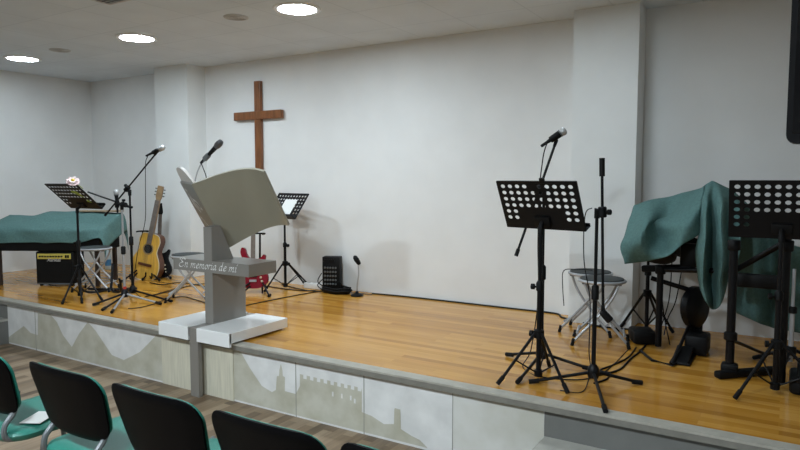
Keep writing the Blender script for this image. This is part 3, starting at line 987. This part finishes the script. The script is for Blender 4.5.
cl = cm.build('dust_cover', M['teal'], smooth=True, solid=.004)
tag(cl, 'teal cloth draped over the keyboard piano at left', 'cloth')
bd = MB().box((0, 0, 0), (.47, .10, .018), Matrix.Rotation(kr, 3, 'Z'), bevel=.003)
bp_ = ony(98, 210, 4.32)
bpos = K(.92, .44, .795)
tag(bd.build('wooden_board', M['tan'], loc=bpos), 'tan wooden board lying on the teal cloth behind the music stand', 'board')

ar = math.atan2(.49, .87)
am = onz(55, 286.2)
amp = thing('guitar_amplifier', 'small black guitar amplifier with gold control panel under the keyboard', 'amplifier', am, ar)
AW, AD, AH = .42, .22, .375
MB().box((0, AD / 2 + .012, AH / 2 + .012), (AW, AD, AH - .024), bevel=.012).build('cabinet', M['tolex'], amp, True)
MB().box((0, .006, .155), (AW - .04, .014, .27), bevel=.004).build('grille_cloth', M['grille'], amp)
gp = MB().box((0, .006, .325), (AW - .055, .016, .058), bevel=.003).build('control_panel', M['gold'], amp, label='gold control panel')
for k in range(9):
    MB().lathe([(.009, 0), (.009, .014), (.007, .016)], (-.15 + k * .030, -.002, .325), (0, -1, 0), 10).build('knob', M['black'], gp, True)
for k in range(2):
    MB().box((.135 + k * .025, -.006, .325), (.016, .012, .03), bevel=.002).build('switch', M['black'], gp)
b = MB()
write(b, 'Marshall', Vector((-.075, -.0022, .272)), (1, 0, 0), (0, 0, 1), .15, .020, .25, .28)
b.build('nameplate', M['letter'], amp, recalc=False, label='white script nameplate reading Marshall')
MB().box((0, -.001, .03), (AW - .03, .006, .01)).build('piping', M['grey_metal'], amp)
MB().tube(spline([(-.12, .12, AH - .004), (-.10, .12, AH + .012), (0, .12, AH + .016), (.10, .12, AH + .012), (.12, .12, AH - .004)], 4), .008, 6).build('handle', M['black_soft'], amp, True)
for sx in (-1, 1):
    for yy in (.04, .20):
        MB().lathe([(.016, 0), (.018, .014)], (sx * .17, yy, 0), n=10).build('foot', M['rubber'], amp, True)

# water bottle on the stage floor at the back
wb = Vector((-7.0, 4.95, H))
wb = onz(109, 268)
wb = Vector((wb.x + .10, 4.93, H))
bt = thing('water_bottle', 'clear water bottle with blue label behind the keyboard', 'bottle', wb)
MB().lathe([(.030, 0), (.038, .01), (.038, .17), (.034, .20), (.015, .25), (.013, .27)], n=18).build('body', M['bottle'], bt, True)
MB().lathe([(.0385, .05), (.0385, .13)], n=18).build('label_band', M['blue_label'], bt, True, label='blue label')
MB().lathe([(.015, .265), (.016, .27), (.016, .29), (.014, .292)], n=14).build('cap', M['blue_label'], bt, True)

# low tubular guitar stand lying empty between the stool and the microphone stands
g0 = onz(106, 293)
gs = thing('guitar_stand', 'empty low black tubular guitar stand beside the left stool', 'guitar stand', (g0.x, g0.y, H), .6)
gs.scale = (1.25, 1.25, 1.25)
for s in (-1, 1):
    MB().tube(spline([(s * .02, .1, .012), (s * .06, .0, .012), (s * .13, -.05, .02), (s * .16, -.10, .07), (s * .16, -.13, .14)], 5), .009, 8).build('cradle_arm', M['black'], gs, True)
MB().tube(spline([(-.20, .14, .012), (-.05, .10, .012), (.05, .10, .012), (.20, .14, .012)], 5), .010, 8).build('foot_bar', M['black'], gs, True)
MB().cyl((0, .10, .015), (0, .16, .22), .011).build('stub_post', M['black'], gs, True)

# ------------------------------------------------------------------ guitars
def outline(half, sub=5):
    left = [(-x, y) for x, y in reversed(half)]
    pts = [Vector((x, y, 0)) for x, y in half] + [Vector((x, y, 0)) for x, y in left if abs(x) > 1e-4]
    s = spline(pts, sub, close=True)
    return [(p.x, p.y) for p in s]

def acoustic(label, foot, axis_tip, face_dir):
    """foot: bottom of the body; axis_tip: where the head ends; face_dir: towards the viewer"""
    foot, tip = Vector(foot), Vector(axis_tip)
    L = (tip - foot).length
    k = L / 1.02
    ey = (tip - foot).normalized()
    fd = Vector(face_dir)
    ez = (fd - ey * fd.dot(ey)).normalized()
    ex = ey.cross(ez)
    t = thing('acoustic_guitar', label, 'guitar', foot)
    m = Matrix((ex, ey, ez)).transposed().to_4x4() @ Matrix.Diagonal((k, k, k, 1))
    half = [(0, 0), (.10, .012), (.175, .06), (.198, .14), (.18, .22), (.135, .29), (.128, .33), (.142, .39), (.142, .43), (.115, .475), (.06, .49), (0, .49)]
    half = [(x * .87, y * 1.06 - .025) for x, y in half]
    half[0] = (0, half[0][1]); half[-1] = (0, half[-1][1])
    b = MB()
    b.mi = 1
    b.prism(outline(half), m @ Matrix.Translation((0, 0, -.10)), .10, top_mi=0)
    b.build('body', [M['guitar_top'], M['guitar_side']], t)
    b = MB()
    b.tube([m @ Vector((x, y, .001)) for x, y in outline(half)], .004 * k, 6, close=True)
    b.build('binding', M['cream'], t)
    zf = .0015
    def V(x, y, z=0):
        return m @ Vector((x, y, z))
    b = MB()
    b.poly([V(.05 * math.cos(2 * PI * i / 28), .325 + .05 * math.sin(2 * PI * i / 28), zf) for i in range(28)])
    sh = b.build('sound_hole', M['hole'], t)
    b = MB()
    b.tube([V(.058 * math.cos(2 * PI * i / 28), .325 + .058 * math.sin(2 * PI * i / 28), .001) for i in range(28)], .004, 6, close=True)
    b.build('rosette', M['fret'], sh)
    b = MB().box(V(0, .15, .006), (.16 * k, .03 * k, .012 * k), Matrix((ex, ey, ez)).transposed(), bevel=.003)
    b.build('bridge', M['guitar_side'], t)
    b = MB().prism([(-.027, .385), (.027, .385), (.022, .86), (-.022, .86)], m @ Matrix.Translation((0, 0, .002)), .012)
    b.build('fretboard', M['fret'], t)
    b = MB().prism([(-.025, .47), (.025, .47), (.021, .87), (-.021, .87)], m @ Matrix.Translation((0, 0, -.025)), .027)
    b.build('neck', M['neck'], t)
    b = MB().prism([(-.022, .86), (.022, .86), (.036, .90), (.033, 1.02), (-.033, 1.02), (-.036, .90)], m @ Matrix.Translation((0, 0, -.02)), .018)
    hd = b.build('headstock', M['neck'], t)
    for s in (-1, 1):
        for q in range(3):
            MB().tube([V(s * .033, .915 + q * .035, -.012), V(s * .052, .915 + q * .035, -.012), V(s * .060, .915 + q * .035, -.012)], [.004, .008, .007], 8).build('tuning_peg', M['grey_metal'], hd, True)
    for q in range(6):
        x0, x1 = (-.020 + q * .008) * 1.15, -.016 + q * .0064
        MB().cyl(V(x0, .155, .014), V(x1, .875, .016), .0007, n=4).build('string', M['grey_metal'], t)
    return t, V

gy = 4.62
gfoot = ony(142.5, 278, gy)
ac, GV = acoustic('honey-coloured acoustic guitar leaning upright at the left pillar', gfoot, ony(160.5, 186, gy + .14), (.35, -.93, .12))

def electric(label, foot, tip, face_dir, body_mat, scale=1.0, head=True):
    foot, tip = Vector(foot), Vector(tip)
    k = (tip - foot).length / .98
    ey = (tip - foot).normalized()
    fd = Vector(face_dir)
    ez = (fd - ey * fd.dot(ey)).normalized()
    ex = ey.cross(ez)
    m = Matrix((ex, ey, ez)).transposed().to_4x4() @ Matrix.Diagonal((k, k, k, 1))
    t = thing('electric_guitar', label, 'guitar', foot)
    pts = [(0, 0), (.09, .01), (.155, .06), (.165, .13), (.135, .20), (.115, .26), (.13, .32), (.135, .36), (.115, .375), (.085, .34), (.035, .325), (-.035, .335), (-.075, .37), (-.10, .44), (-.135, .45), (-.15, .40), (-.125, .31), (-.13, .24), (-.16, .16), (-.16, .07), (-.09, .01)]
    o = [(p.x, p.y) for p in spline([(x, y, 0) for x, y in pts], 4, close=True)]
    b = MB().prism(o, m @ Matrix.Translation((0, 0, -.042)), .042)
    b.build('body', body_mat, t)
    R = Matrix((ex, ey, ez)).transposed()
    def V(x, y, z=0):
        return m @ Vector((x, y, z))
    MB().prism([(-.024, .30), (.024, .30), (.021, .83), (-.021, .83)], m @ Matrix.Translation((0, 0, .001)), .016).build('neck', M['fret'], t)
    hd = MB().prism([(-.021, .83), (.021, .83), (.030, .86), (.012, .98), (-.035, .97), (-.04, .86)], m @ Matrix.Translation((0, 0, -.008)), .014).build('headstock', body_mat, t)
    for q in range(6):
        MB().tube([V(-.04, .865 + q * .018, 0), V(-.062, .868 + q * .018, 0)], [.004, .006], 6).build('tuning_peg', M['grey_metal'], hd, True)
    for y in (.14, .21, .28):
        MB().box(V(0, y, .003), (.085 * k, .03 * k, .01 * k), R, bevel=.002).build('pickup', M['black_soft'], t)
    MB().box(V(0, .085, .004), (.08 * k, .025 * k, .012 * k), R, bevel=.002).build('bridge', M['chrome'], t)
    for x, y in ((.09, .12), (.105, .08), (.08, .17)):
        MB().lathe([(.011, 0), (.011, .014), (.009, .017)], V(x, y, .0), ez, 10).build('knob', M['cream'], t, True)
    return t, V
# black guitar behind the acoustic one
e1, EV = electric('black electric guitar standing behind the acoustic guitar', ony(158, 278, 4.80), ony(161, 203, 4.90), (.55, -.83, .1), M['black_soft'])
# red guitar behind the lectern
ry = 4.66
e2, RV = electric('red electric guitar standing behind the lectern', ony(253, 288.5, ry), ony(253.8, 200, ry + .10), (.40, -.9, .1), M['red'])
def guitar_rest(label, foot, face, back_h=.62, width=.20, group='guitar stands'):
    """A-frame stand: post, yoke, two cradle arms, tripod legs"""
    foot = Vector((foot[0], foot[1], H))
    fd = Vector((face[0], face[1], 0)).normalized()
    sd = Vector((-fd.y, fd.x, 0))
    t = thing('guitar_stand', label, 'guitar stand', foot, 0, group)
    bk = -fd * .16
    post = MB().tube([bk + Vector((0, 0, .12)), bk * 1.15 + Vector((0, 0, back_h))], .0105, 8).build('post', M['black'], t, True)
    yk = bk * 1.15 + Vector((0, 0, back_h))
    MB().tube(spline([yk + sd * .055 + fd * .075, yk + sd * .06 + fd * .02, yk + sd * .03, yk, yk - sd * .03, yk - sd * .06 + fd * .02, yk - sd * .055 + fd * .075], 4), .009, 8).build('yoke', M['rubber'], post, True)
    for s in (-1, 1):
        MB().tube(spline([bk + Vector((0, 0, .14)), bk * .4 + sd * (s * .06) + Vector((0, 0, .075)), sd * (s * .10) + fd * .05 + Vector((0, 0, .03)), sd * (s * .115) + fd * .085 + Vector((0, 0, .04)), sd * (s * .115) + fd * .095 + Vector((0, 0, .09))], 5), .0085, 8).build('cradle_arm', M['black'], t, True)
        MB().tube([bk + Vector((0, 0, .15)), sd * (s * width) + fd * .13 + Vector((0, 0, .011))], .0095, 8).build('leg', M['black'], t, True)
        e = sd * (s * width) + fd * .13
        MB().tube([e - fd * .03 + Vector((0, 0, .017)), e + fd * .02 + Vector((0, 0, .0135))], .0135, 8).build('rubber_foot', M['rubber'], t, True)
    MB().tube([bk + Vector((0, 0, .15)), bk * 2.2 + Vector((0, 0, .011))], .0095, 8).build('leg', M['black'], t, True)
    return t
guitar_rest('black stand under the acoustic guitar', (gfoot.x + .02, gfoot.y - .02), (.72, -.68), .55)
rf = ony(253, 290, ry)
guitar_rest('black stand holding the red electric guitar', (rf.x + .05, rf.y - .03), (.40, -.9), .60)
bf = ony(158, 280, 4.80)
guitar_rest('black stand under the black electric guitar at the pillar', (bf.x, bf.y - .02), (.80, -.6), .50, .15)

# ------------------------------------------------------------------ stage box, socket, short microphone at the wall
sb = onz(332.5, 291)
sbt = thing('stage_box', 'upright black stage box with rows of sockets at back wall', 'stage box', (sb.x, sb.y, H), .38)
SW, SD, SH = .185, .11, .36
MB().box((0, 0, SH / 2 + .002), (SW, SD, SH), bevel=.008).build('case', M['black_soft'], sbt, True)
for r in range(5):
    for k in range(5):
        MB().lathe([(.011, 0), (.011, .006), (.007, .008)], (-.062 + k * .028, -SD / 2, .25 - r * .042), (0, -1, 0), 10).build('socket', M['grey_metal'], sbt, True)
MB().box((-.015, -SD / 2 - .001, .32), (.11, .003, .03)).build('name_strip', M['black'], sbt)
t = MB()
for k in range(5):
    rr = .15 + .012 * (k % 3)
    t.tube([Vector((rr * math.cos(2 * PI * i / 30), .55 * rr * math.sin(2 * PI * i / 30), .011 + k * .011 + .004 * math.sin(i))) for i in range(30)], .010, 6, close=True)
o = t.build('coiled_cable', M['black_soft'], smooth=True, loc=(sb.x + .10, sb.y - .06, H))
tag(o, 'thick coil of black cable at the foot of the stage box', 'cable')
so = onz(316, 289)
so_t = thing('power_strip', 'small white power strip beside the stage box', 'power strip', (so.x - .03, 5.20, H), .05)
MB().box((0, 0, .030), (.24, .06, .058), bevel=.006).build('housing', M['trim_white'], so_t, True)
for k in range(3):
    MB().lathe([(.020, 0), (.020, .002)], (-.07 + k * .07, 0, .0585), n=14).build('outlet', M['vent'], so_t)
gk = onz(357, 296)
gq = thing('desk_microphone', 'short chrome gooseneck microphone on a black foot by the wall', 'microphone', (gk.x, gk.y, H))
MB().lathe([(.062, 0), (.064, .008), (.055, .018), (.02, .028), (.012, .05)], n=20).build('base', M['black_soft'], gq, True)
hp = ony(358, 263, gk.y) - gk
MB().tube(spline([(0, 0, .04), (.005, 0, .12), hp * .7 + Vector((.012, 0, 0)), hp], 5), .007, 8).build('gooseneck', M['chrome'], gq, True)
MB().lathe([(.014, -.05), (.022, -.03), (.026, .01), (.022, .04), (.008, .055)], hp + Vector((-.012, 0, .025)), (-.5, -.2, .85), 14).build('capsule', M['black_soft'], gq, True)

# cables on the stage floor
zc_ = H + .0045
def FP(*pts):
    return [Vector((onz(a, b).x, min(onz(a, b).y, YW - .02), zc_)) for a, b in pts]
cable(FP((238, 307.5), (262, 302.5), (300, 295), (333, 289.5)), 'straight black cable crossing the boards towards the stage box', .005)
cable(FP((372, 294), (400, 296.5), (440, 300.5), (480, 304.5), (520, 309), (556, 313.5), (562, 318), (575, 321), (600, 327), (640, 331)), 'black cable lying along the foot of the back wall', .009)
cable(FP((250, 284), (270, 287), (290, 290), (310, 291), (325, 289)) + [sbt.location + Vector((-.12, -.09, .10)), sbt.location + Vector((-.085, -.07, .19))], 'black cable looping into the upper socket of the stage box', .005)
cable(FP((282, 285), (298, 289), (312, 291.5), (322, 291)) + [sbt.location + Vector((-.10, -.12, .07)), sbt.location + Vector((-.07, -.065, .13))], 'black cable looping into the lower socket of the stage box', .005)
cable([sbt.location + Vector((.07, -.07, .09)), sbt.location + Vector((.13, -.05, .11))] + FP((346, 292), (357, 293.5), (372, 295)), 'thin black cable from the stage box to the short microphone', .004)
cable(FP((145, 297), (165, 293), (190, 286), (205, 284), (215, 283)), 'black cable curling between the guitar and the stool', .005)
cable(FP((128, 309), (140, 308), (155, 304), (168, 299), (183, 297), (195, 300), (205, 303)), 'black cable trailing right from the left microphone stands', .004)
cable(FP((150, 283), (163, 285), (178, 283), (196, 285), (208, 288)), 'black cable lying under the stool by the lectern', .005)
# cable loops by the stools
loop = [(604, 318), (612, 313), (626, 311.5), (636, 315), (632, 321), (618, 322.5), (606, 320), (600, 325), (606, 331)]
cable(FP(*loop), 'coil of thin black cable on the boards beside the stools', .0065)
cable(FP((590, 377), (604, 375), (620, 370), (630, 360), (640, 352), (648, 343)), 'black cable winding from the upright stand to the drums', .0065)
cable(FP((594, 384), (606, 380), (610, 374), (600, 371), (612, 366), (628, 358), (636, 348)), 'thin black cable looping beside the upright stand', .0055)

# ------------------------------------------------------------------ covered electronic drum kit
kit = thing('electronic_drum_kit', 'black electronic drum kit under the teal cloth at right', 'drum kit', (-.45, 4.5, H))
ko = Vector(kit.location)
def Q(px, py, y):
    return ony(px, py, y) - ko
def Fz(px, py, z=0):
    p = onz(px, py)
    return Vector((p.x, p.y, H + z)) - ko
p1 = Fz(658, 349, .02)
MB().cyl(p1, Vector((p1.x, p1.y, .58)), .022).build('rack_post', M['black'], kit, True)
p2 = Fz(729, 376, .05)
MB().cyl(p2, Vector((p2.x, p2.y, .80)), .024).build('rack_post', M['black'], kit, True)
p3 = Vector((.45, -.45, .03))
MB().cyl(p3, Vector((p3.x, p3.y, .85)), .022).build('rack_post', M['black'], kit, True)
zt = .80
q1, q2, q3 = Vector((p1.x, p1.y, .55)), Vector((p2.x, p2.y, zt - .02)), Vector((p3.x, p3.y, zt))
MB().cyl(q1, q2 + Vector((-.02, .35, -.2)), .018).build('rack_bar', M['black'], kit, True)
MB().cyl(q2 + Vector((-.02, .35, -.2)), q3 + Vector((0, .3, 0)), .018).build('rack_bar', M['black'], kit, True)
for q in (q1, q2, q3):
    MB().lathe([(.03, -.03), (.034, -.025), (.034, .025), (.03, .03)], q, n=12).build('rack_clamp', M['black_soft'], kit, True)
# foot of the right post: long boot
b = MB()
fa_, fb_ = Fz(716, 379, .025), Fz(775, 374, .025)
d = (fb_ - fa_)
b.box((fa_ + fb_) / 2, (d.length, .055, .045), Matrix.Rotation(math.atan2(d.y, d.x), 3, 'Z'), bevel=.015)
b.box(p2 + Vector((0, 0, .0)), (.09, .08, .06), bevel=.015)
b.build('rack_foot', M['black_soft'], kit, True)
MB().tube([Vector((p2.x, p2.y, .22)), Fz(765, 357, .02)], .010, 8).build('strut', M['black'], kit, True)
MB().lathe([(.02, -.03), (.036, -.02), (.036, .02), (.02, .03)], Vector((p2.x, p2.y, .24)), n=12).build('rack_clamp', M['black_soft'], kit, True)
# arm carrying the kick pad, round pad on its tower
kc = Q(695, 307, 4.66)
nk = Vector((.92, -.39, .03)).normalized()
MB().cyl(Q(651, 278, 4.60), Q(690, 290, 4.66), .016).build('pad_arm', M['black'], kit, True)
b = MB()
b.lathe([(.0, -.035), (.125, -.035), (.142, -.02), (.142, .02), (.125, .034), (.0, .036)], kc, nk, 28)
b.build('kick_pad', M['black'], kit, True)
b = MB()
tz = kc.z - .08
b.box((kc.x, kc.y + .05, tz / 2), (.09, .06, tz), bevel=.012)
b.box((kc.x + .03, kc.y - .06, .07), (.14, .20, .13), bevel=.02)
b.build('kick_tower', M['black_soft'], kit, True)
b = MB()
ang = math.radians(-70)
b.box((kc.x - .03, kc.y - .30, .035), (.10, .26, .02), Matrix.Rotation(.18, 3, 'X'), bevel=.006)
b.box((kc.x - .03, kc.y - .27, .010), (.12, .32, .014), bevel=.004)
b.build('kick_pedal', M['black_soft'], kit)
MB().tube([Fz(672, 366, .012), Fz(697, 340, .26)], .011, 8).build('strut', M['black'], kit, True)
b = MB()
b.tube([Fz(640, 352, .012), Fz(652, 362, .012), Fz(672, 367, .012), Fz(690, 358, .012)], .009, 8)
b.build('foot_frame', M['black'], kit, True)
b = MB()
b.box(Fz(642, 342, .05), (.16, .20, .09), Matrix.Rotation(.4, 3, 'Z'), bevel=.02)
b.build('hi_hat_controller', M['black_soft'], kit, True)
for (px, py, yy, r, tl) in ((655, 214, 4.72, .15, .35), (688, 209, 4.78, .15, .25)):
    c0 = Q(px, py + 12, yy)
    nn = Vector((.15, .55, .85)).normalized()
    b = MB()
    b.lathe([(0, -.045), (r * .9, -.045), (r, -.03), (r, -.004), (r * .9, .004), (0, .004)], c0 - Vector((0, -.03, .17)), nn, 24)
    b.build('drum_pad', M['black_soft'], kit, True)
b = MB()
b.box(Q(756, 281, 4.42), (.30, .06, .085), bevel=.015)
b.build('sound_module', M['black_soft'], kit, True)
b = MB()
b.box(Q(668, 268, 4.63), (.34, .05, .045), Matrix.Rotation(-.1, 3, 'Y'), bevel=.01)
b.box(Q(690, 255, 4.62), (.12, .05, .16), bevel=.015)
b.build('pad_bracket', M['black_soft'], kit, True)
for pts in ([(672, 262), (669, 300), (660, 330)], [(683, 262), (676, 300), (668, 318), (664, 335)], [(661, 285), (664, 315), (670, 345)]):
    MB().tube(spline([Q(a, b2, 4.72) for a, b2 in pts], 5), .004, 5).build('lead', M['black_soft'], kit, True)

def stand3(name, label, base, z_top, feet, m='black', hub_z=.3, cat='cymbal stand', top=None):
    t = thing(name, label, cat, base)
    MB().cyl((0, 0, .05), (0, 0, z_top * .6), .014).build('lower_tube', M[m], t, True)
    MB().cyl((0, 0, z_top * .58), (0, 0, z_top), .010).build('upper_tube', M[m], t, True)
    MB().lathe([(.016, z_top * .56), (.024, z_top * .565), (.024, z_top * .62), (.014, z_top * .63)], n=12).build('clutch', M['black_soft'], t, True)
    MB().lathe([(.016, hub_z - .03), (.030, hub_z - .025), (.030, hub_z + .02), (.016, hub_z + .025)], n=12).build('collar', M['black_soft'], t, True)
    for f in feet:
        fv = Vector((f[0], f[1], H + .013)) - Vector(base)
        d = Vector((fv.x, fv.y, 0)).normalized()
        lg = MB().tube([d * .025 + Vector((0, 0, hub_z)), fv], .010, 8).build('leg', M['black'], t, True)
        MB().tube([fv + (Vector((0, 0, hub_z)) - fv).normalized() * .05, fv], .0135, 8).build('rubber_foot', M['rubber'], lg, True)
        MB().tube([fv * .5 + Vector((0, 0, hub_z * .5)), Vector((0, 0, .07))], .006, 6).build('brace', M['black'], t, True)
    return t
pst = Vector((-.87, 4.93, H))
stand3('cymbal_stand', 'black tripod stand at left end of the covered drums', pst, .80, [onz(621, 328), onz(673, 334), onz(660, 326)], hub_z=.32)
pc = onz(793, 357)
pc = Vector((ony(793, 300, 4.50).x, 4.50, H))
stand3('cymbal_stand', 'thin chrome-poled stand at the right end of the drums', pc, .62, [(pc.x - .05, pc.y - .25), (pc.x + .22, pc.y + .1), (pc.x - .2, pc.y + .12)], m='chrome', hub_z=.12)
b = MB()
hb = onz(796, 378)
b.box((0, 0, .05), (.18, .26, .09), bevel=.02)
b.box((.0, -.03, .115), (.11, .24, .02), Matrix.Rotation(.25, 3, 'X'), bevel=.005)
tag(b.build('foot_pedal', M['black_soft'], smooth=True, loc=(.13, 4.08, H)), 'black foot pedal on the floor at the far right', 'pedal')

# cloth over the drums: left flap, hanging peak, right side
def CR(lst, ys):
    return [ony(a, b2, y) for (a, b2), y in zip(lst, ys)]
cm = MB()
A = [CR([(638, 214), (655, 208), (675, 204), (693, 199), (704, 194)], [5.0] * 5),
     CR([(635, 205), (652, 200.5), (673, 196), (692, 191), (705, 185.5)], [4.95, 4.95, 4.95, 4.9, 4.8]),
     CR([(629, 222), (648, 217), (666, 216), (686, 208), (703, 192)], [4.74, 4.60, 4.76, 4.66, 4.66]),
     CR([(624, 238), (644, 231), (655, 224), (680, 221), (701.5, 202)], [4.60, 4.43, 4.60, 4.50, 4.58]),
     CR([(621, 247), (641, 245), (662, 242), (684, 229), (700, 213)], [4.48, 4.38, 4.58, 4.42, 4.52]),
     CR([(624, 264), (642, 262), (668, 256), (685.5, 243), (697.5, 234)], [4.40, 4.46, 4.36, 4.44, 4.50])]
cm.grid(smooth_grid(A, 6, 6, .012))
B = [CR([(705, 188), (709, 186), (713, 185), (721, 188), (733, 196), (745, 205)], [4.85] * 6),
     CR([(704.5, 185.5), (709, 183), (713, 181.5), (720, 184.5), (731, 191), (744, 203)], [4.78] * 6),
     CR([(701.5, 202), (706, 206), (713, 204), (722, 205), (731, 207), (742, 212)], [4.58, 4.50, 4.60, 4.48, 4.58, 4.52]),
     CR([(697.5, 234), (704, 240), (712, 238), (722, 240), (731, 240), (740, 244)], [4.52, 4.38, 4.54, 4.40, 4.52, 4.46]),
     CR([(696, 262), (703, 269), (711, 270), (722, 268), (730, 260), (738, 258)], [4.50, 4.36, 4.54, 4.38, 4.52, 4.46]),
     CR([(699, 290), (706, 303), (713, 309), (720, 305), (728, 285), (733, 270)], [4.48, 4.40, 4.52, 4.42, 4.50, 4.48])]
cm.grid(smooth_grid(B, 6, 6, .012))
Cc = [CR([(728, 190), (750, 206), (768, 224), (784, 239), (802, 247), (840, 254)], [4.80, 4.78, 4.72, 4.74, 4.72, 4.70]),
      CR([(733, 225), (752, 235), (770, 245), (786, 254), (804, 262), (840, 270)], [4.82, 4.72, 4.84, 4.70, 4.80, 4.72]),
      CR([(736, 265), (753, 270), (770, 278), (786, 284), (804, 290), (840, 296)], [4.86, 4.76, 4.88, 4.74, 4.84, 4.76]),
      CR([(737, 314), (755, 321), (773, 328), (788, 331), (804, 334), (840, 338)], [4.88, 4.78, 4.90, 4.76, 4.86, 4.78])]
cm.grid(smooth_grid(Cc, 6, 6, .012))
cl = cm.build('dust_cover', M['teal'], smooth=True, solid=.004)
c0 = Vector((-.5, 4.7, 1.2))
for v_ in cl.data.vertices:
    v_.co -= c0
cl.location = c0
tag(cl, 'creased teal cloth thrown over the drum kit at right', 'cloth')

# ------------------------------------------------------------------ audience chairs
def chair_proto():
    t = thing('audience_chair', 'x', 'chair', (0, 0, 0), 0, 'row of black-backed green chairs')
    # back shell: rounded-trapezoid, bowed towards the camera (-y)
    def back(mat_, y_off, w, z0, z1, th, name, taper=.84):
        n = 15
        rings = []
        m2 = 13
        def row(v):
            z = z0 + (z1 - z0) * v
            hw = w / 2 * (taper + (1 - taper) * v)
            rt, rb_ = .085, .075
            dz = z1 - z
            if dz < rt:
                hw -= rt - math.sqrt(max(0, rt * rt - (rt - dz) ** 2))
            dz = z - z0
            if dz < rb_:
                hw -= rb_ - math.sqrt(max(0, rb_ * rb_ - (rb_ - dz) ** 2))
            return z, hw
        vs = [0, .03, .08, .16, .3, .45, .6, .72, .8, .87, .92, .96, .985, 1.0]
        F_, B_ = [], []
        for v in vs:
            z, hw = row(v)
            crown = 0
            fr, bk = [], []
            for i in range(n):
                u = -1 + 2 * i / (n - 1)
                x = hw * u
                bow = -.04 * (1 - (x / (w / 2)) ** 2)
                y = y_off + .03 + bow - .085 * v
                edge = min(1, (1 - abs(u)) * 6) * min(1, (1 - v) * 14 + .15) * min(1, v * 14 + .15)
                zz = z - .012 * (x / (w / 2)) ** 2 * v
                fr.append(Vector((x, y + th * (.25 + .75 * edge) / 2, zz)))
                bk.append(Vector((x, y - th * (.25 + .75 * edge) / 2, zz)))
            rings.append(fr + bk[::-1])
        b = MB()
        b.ring_loft(rings)
        o = b.build(name, mat_, t, True)
        return o
    back(M['shell'], .0, .525, .512, .824, .028, 'back_shell')
    back(M['green'], .021, .50, .525, .815, .032, 'back_cushion')
    # seat
    rings = []
    for z, s in ((.425, .80), (.432, .93), (.445, .985), (.462, 1.0), (.478, .97), (.488, .90), (.492, .70)):
        rings.append([Vector((x * s, .20 + y * s, z - .02 * math.exp(-((.20 + y * s - .22) / .16) ** 2) * (1 if z > .47 else 0))) for x, y in rrect(.475, .46, .11, 6)])
    MB().ring_loft([[p - Vector((0, .015, .040)) for p in r] for r in rings]).build('seat', M['green'], t, True)
    rings = [[Vector((x * s, .20 + y * s, z)) for x, y in rrect(.455, .44, .10, 6)] for z, s in ((.415, .9), (.427, .97), (.436, .97))]
    MB().ring_loft([[p - Vector((0, 0, .028)) for p in r] for r in rings]).build('seat_shell', M['shell'], t, True)
    for s in (-1, 1):
        MB().tube(spline([(s * .18, .03, .62), (s * .18, .012, .53), (s * .182, -.035, .47), (s * .185, -.02, .41), (s * .185, .12, .395)], 5), .013, 8).build('back_support', M['grey_metal'], t, True)
        MB().tube(spline([(s * .20, .40, .40), (s * .225, .44, .38), (s * .24, .50, .012)], 6), .0125, 8).build('leg', M['grey_metal'], t, True)
        MB().tube(spline([(s * .20, .16, .40), (s * .225, .12, .38), (s * .24, .05, .012)], 6), .0125, 8).build('leg', M['grey_metal'], t, True)
        MB().cyl((s * .20, .14, .402), (s * .20, .42, .402), .0125, n=8).build('side_rail', M['grey_metal'], t, True)
    MB().cyl((-.2, .27, .402), (.2, .27, .402), .0125, n=8).build('cross_rail', M['grey_metal'], t, True)
    return t
ch = chair_proto()
CX = [-3.18, -2.55, -1.985, -1.43, -.89]
CY = [1.485, 1.52, 1.53, 1.535, 1.555]
CLB = ['black-backed green chair at the left edge, white paper on seat', 'black-backed green chair second from the left in the row',
       'black-backed green chair in the middle of the row', 'black-backed green chair second from right, below the castle mural', 'black-backed green chair at the right end, only its top showing']
for i, (x, y) in enumerate(zip(CX, CY)):
    o = ch if i == 0 else copy_tree(ch)
    o.location = (x, y, 0)
    o['label'] = CLB[i]
b = MB()
b.box((0, 0, 0), (.10, .15, .002), Matrix.Rotation(.5, 3, 'Z'))
tag(b.build('sheet_of_paper', M['paper'], loc=(-3.04, 1.63, .450)), 'white sheet of paper lying on the leftmost green chair', 'paper')

# ------------------------------------------------------------------ world, camera, colour
w = bpy.data.worlds.new('World')
sc.world = w
w.use_nodes = True
w.node_tree.nodes['Background'].inputs[0].default_value = (.55, .6, .65, 1)
w.node_tree.nodes['Background'].inputs[1].default_value = 0.02
cd_ = bpy.data.cameras.new('camera')
cam = bpy.data.objects.new('camera', cd_)
col.objects.link(cam)
cd_.sensor_fit = 'HORIZONTAL'
cd_.sensor_width = 36
cd_.lens = 36 * F / 800
cd_.clip_start = .02
m = Matrix((RT, UP, -FW)).transposed().to_4x4()
m.translation = CAM
cam.matrix_world = m
sc.camera = cam
sc.view_settings.view_transform = 'Standard'
sc.view_settings.look = 'None'
sc.view_settings.exposure = 1.5
sc.view_settings.gamma = 1.0
sc.view_settings.use_curve_mapping = False
sc.cycles.use_denoising = True
sc.cycles.max_bounces = 8
sc.cycles.diffuse_bounces = 5
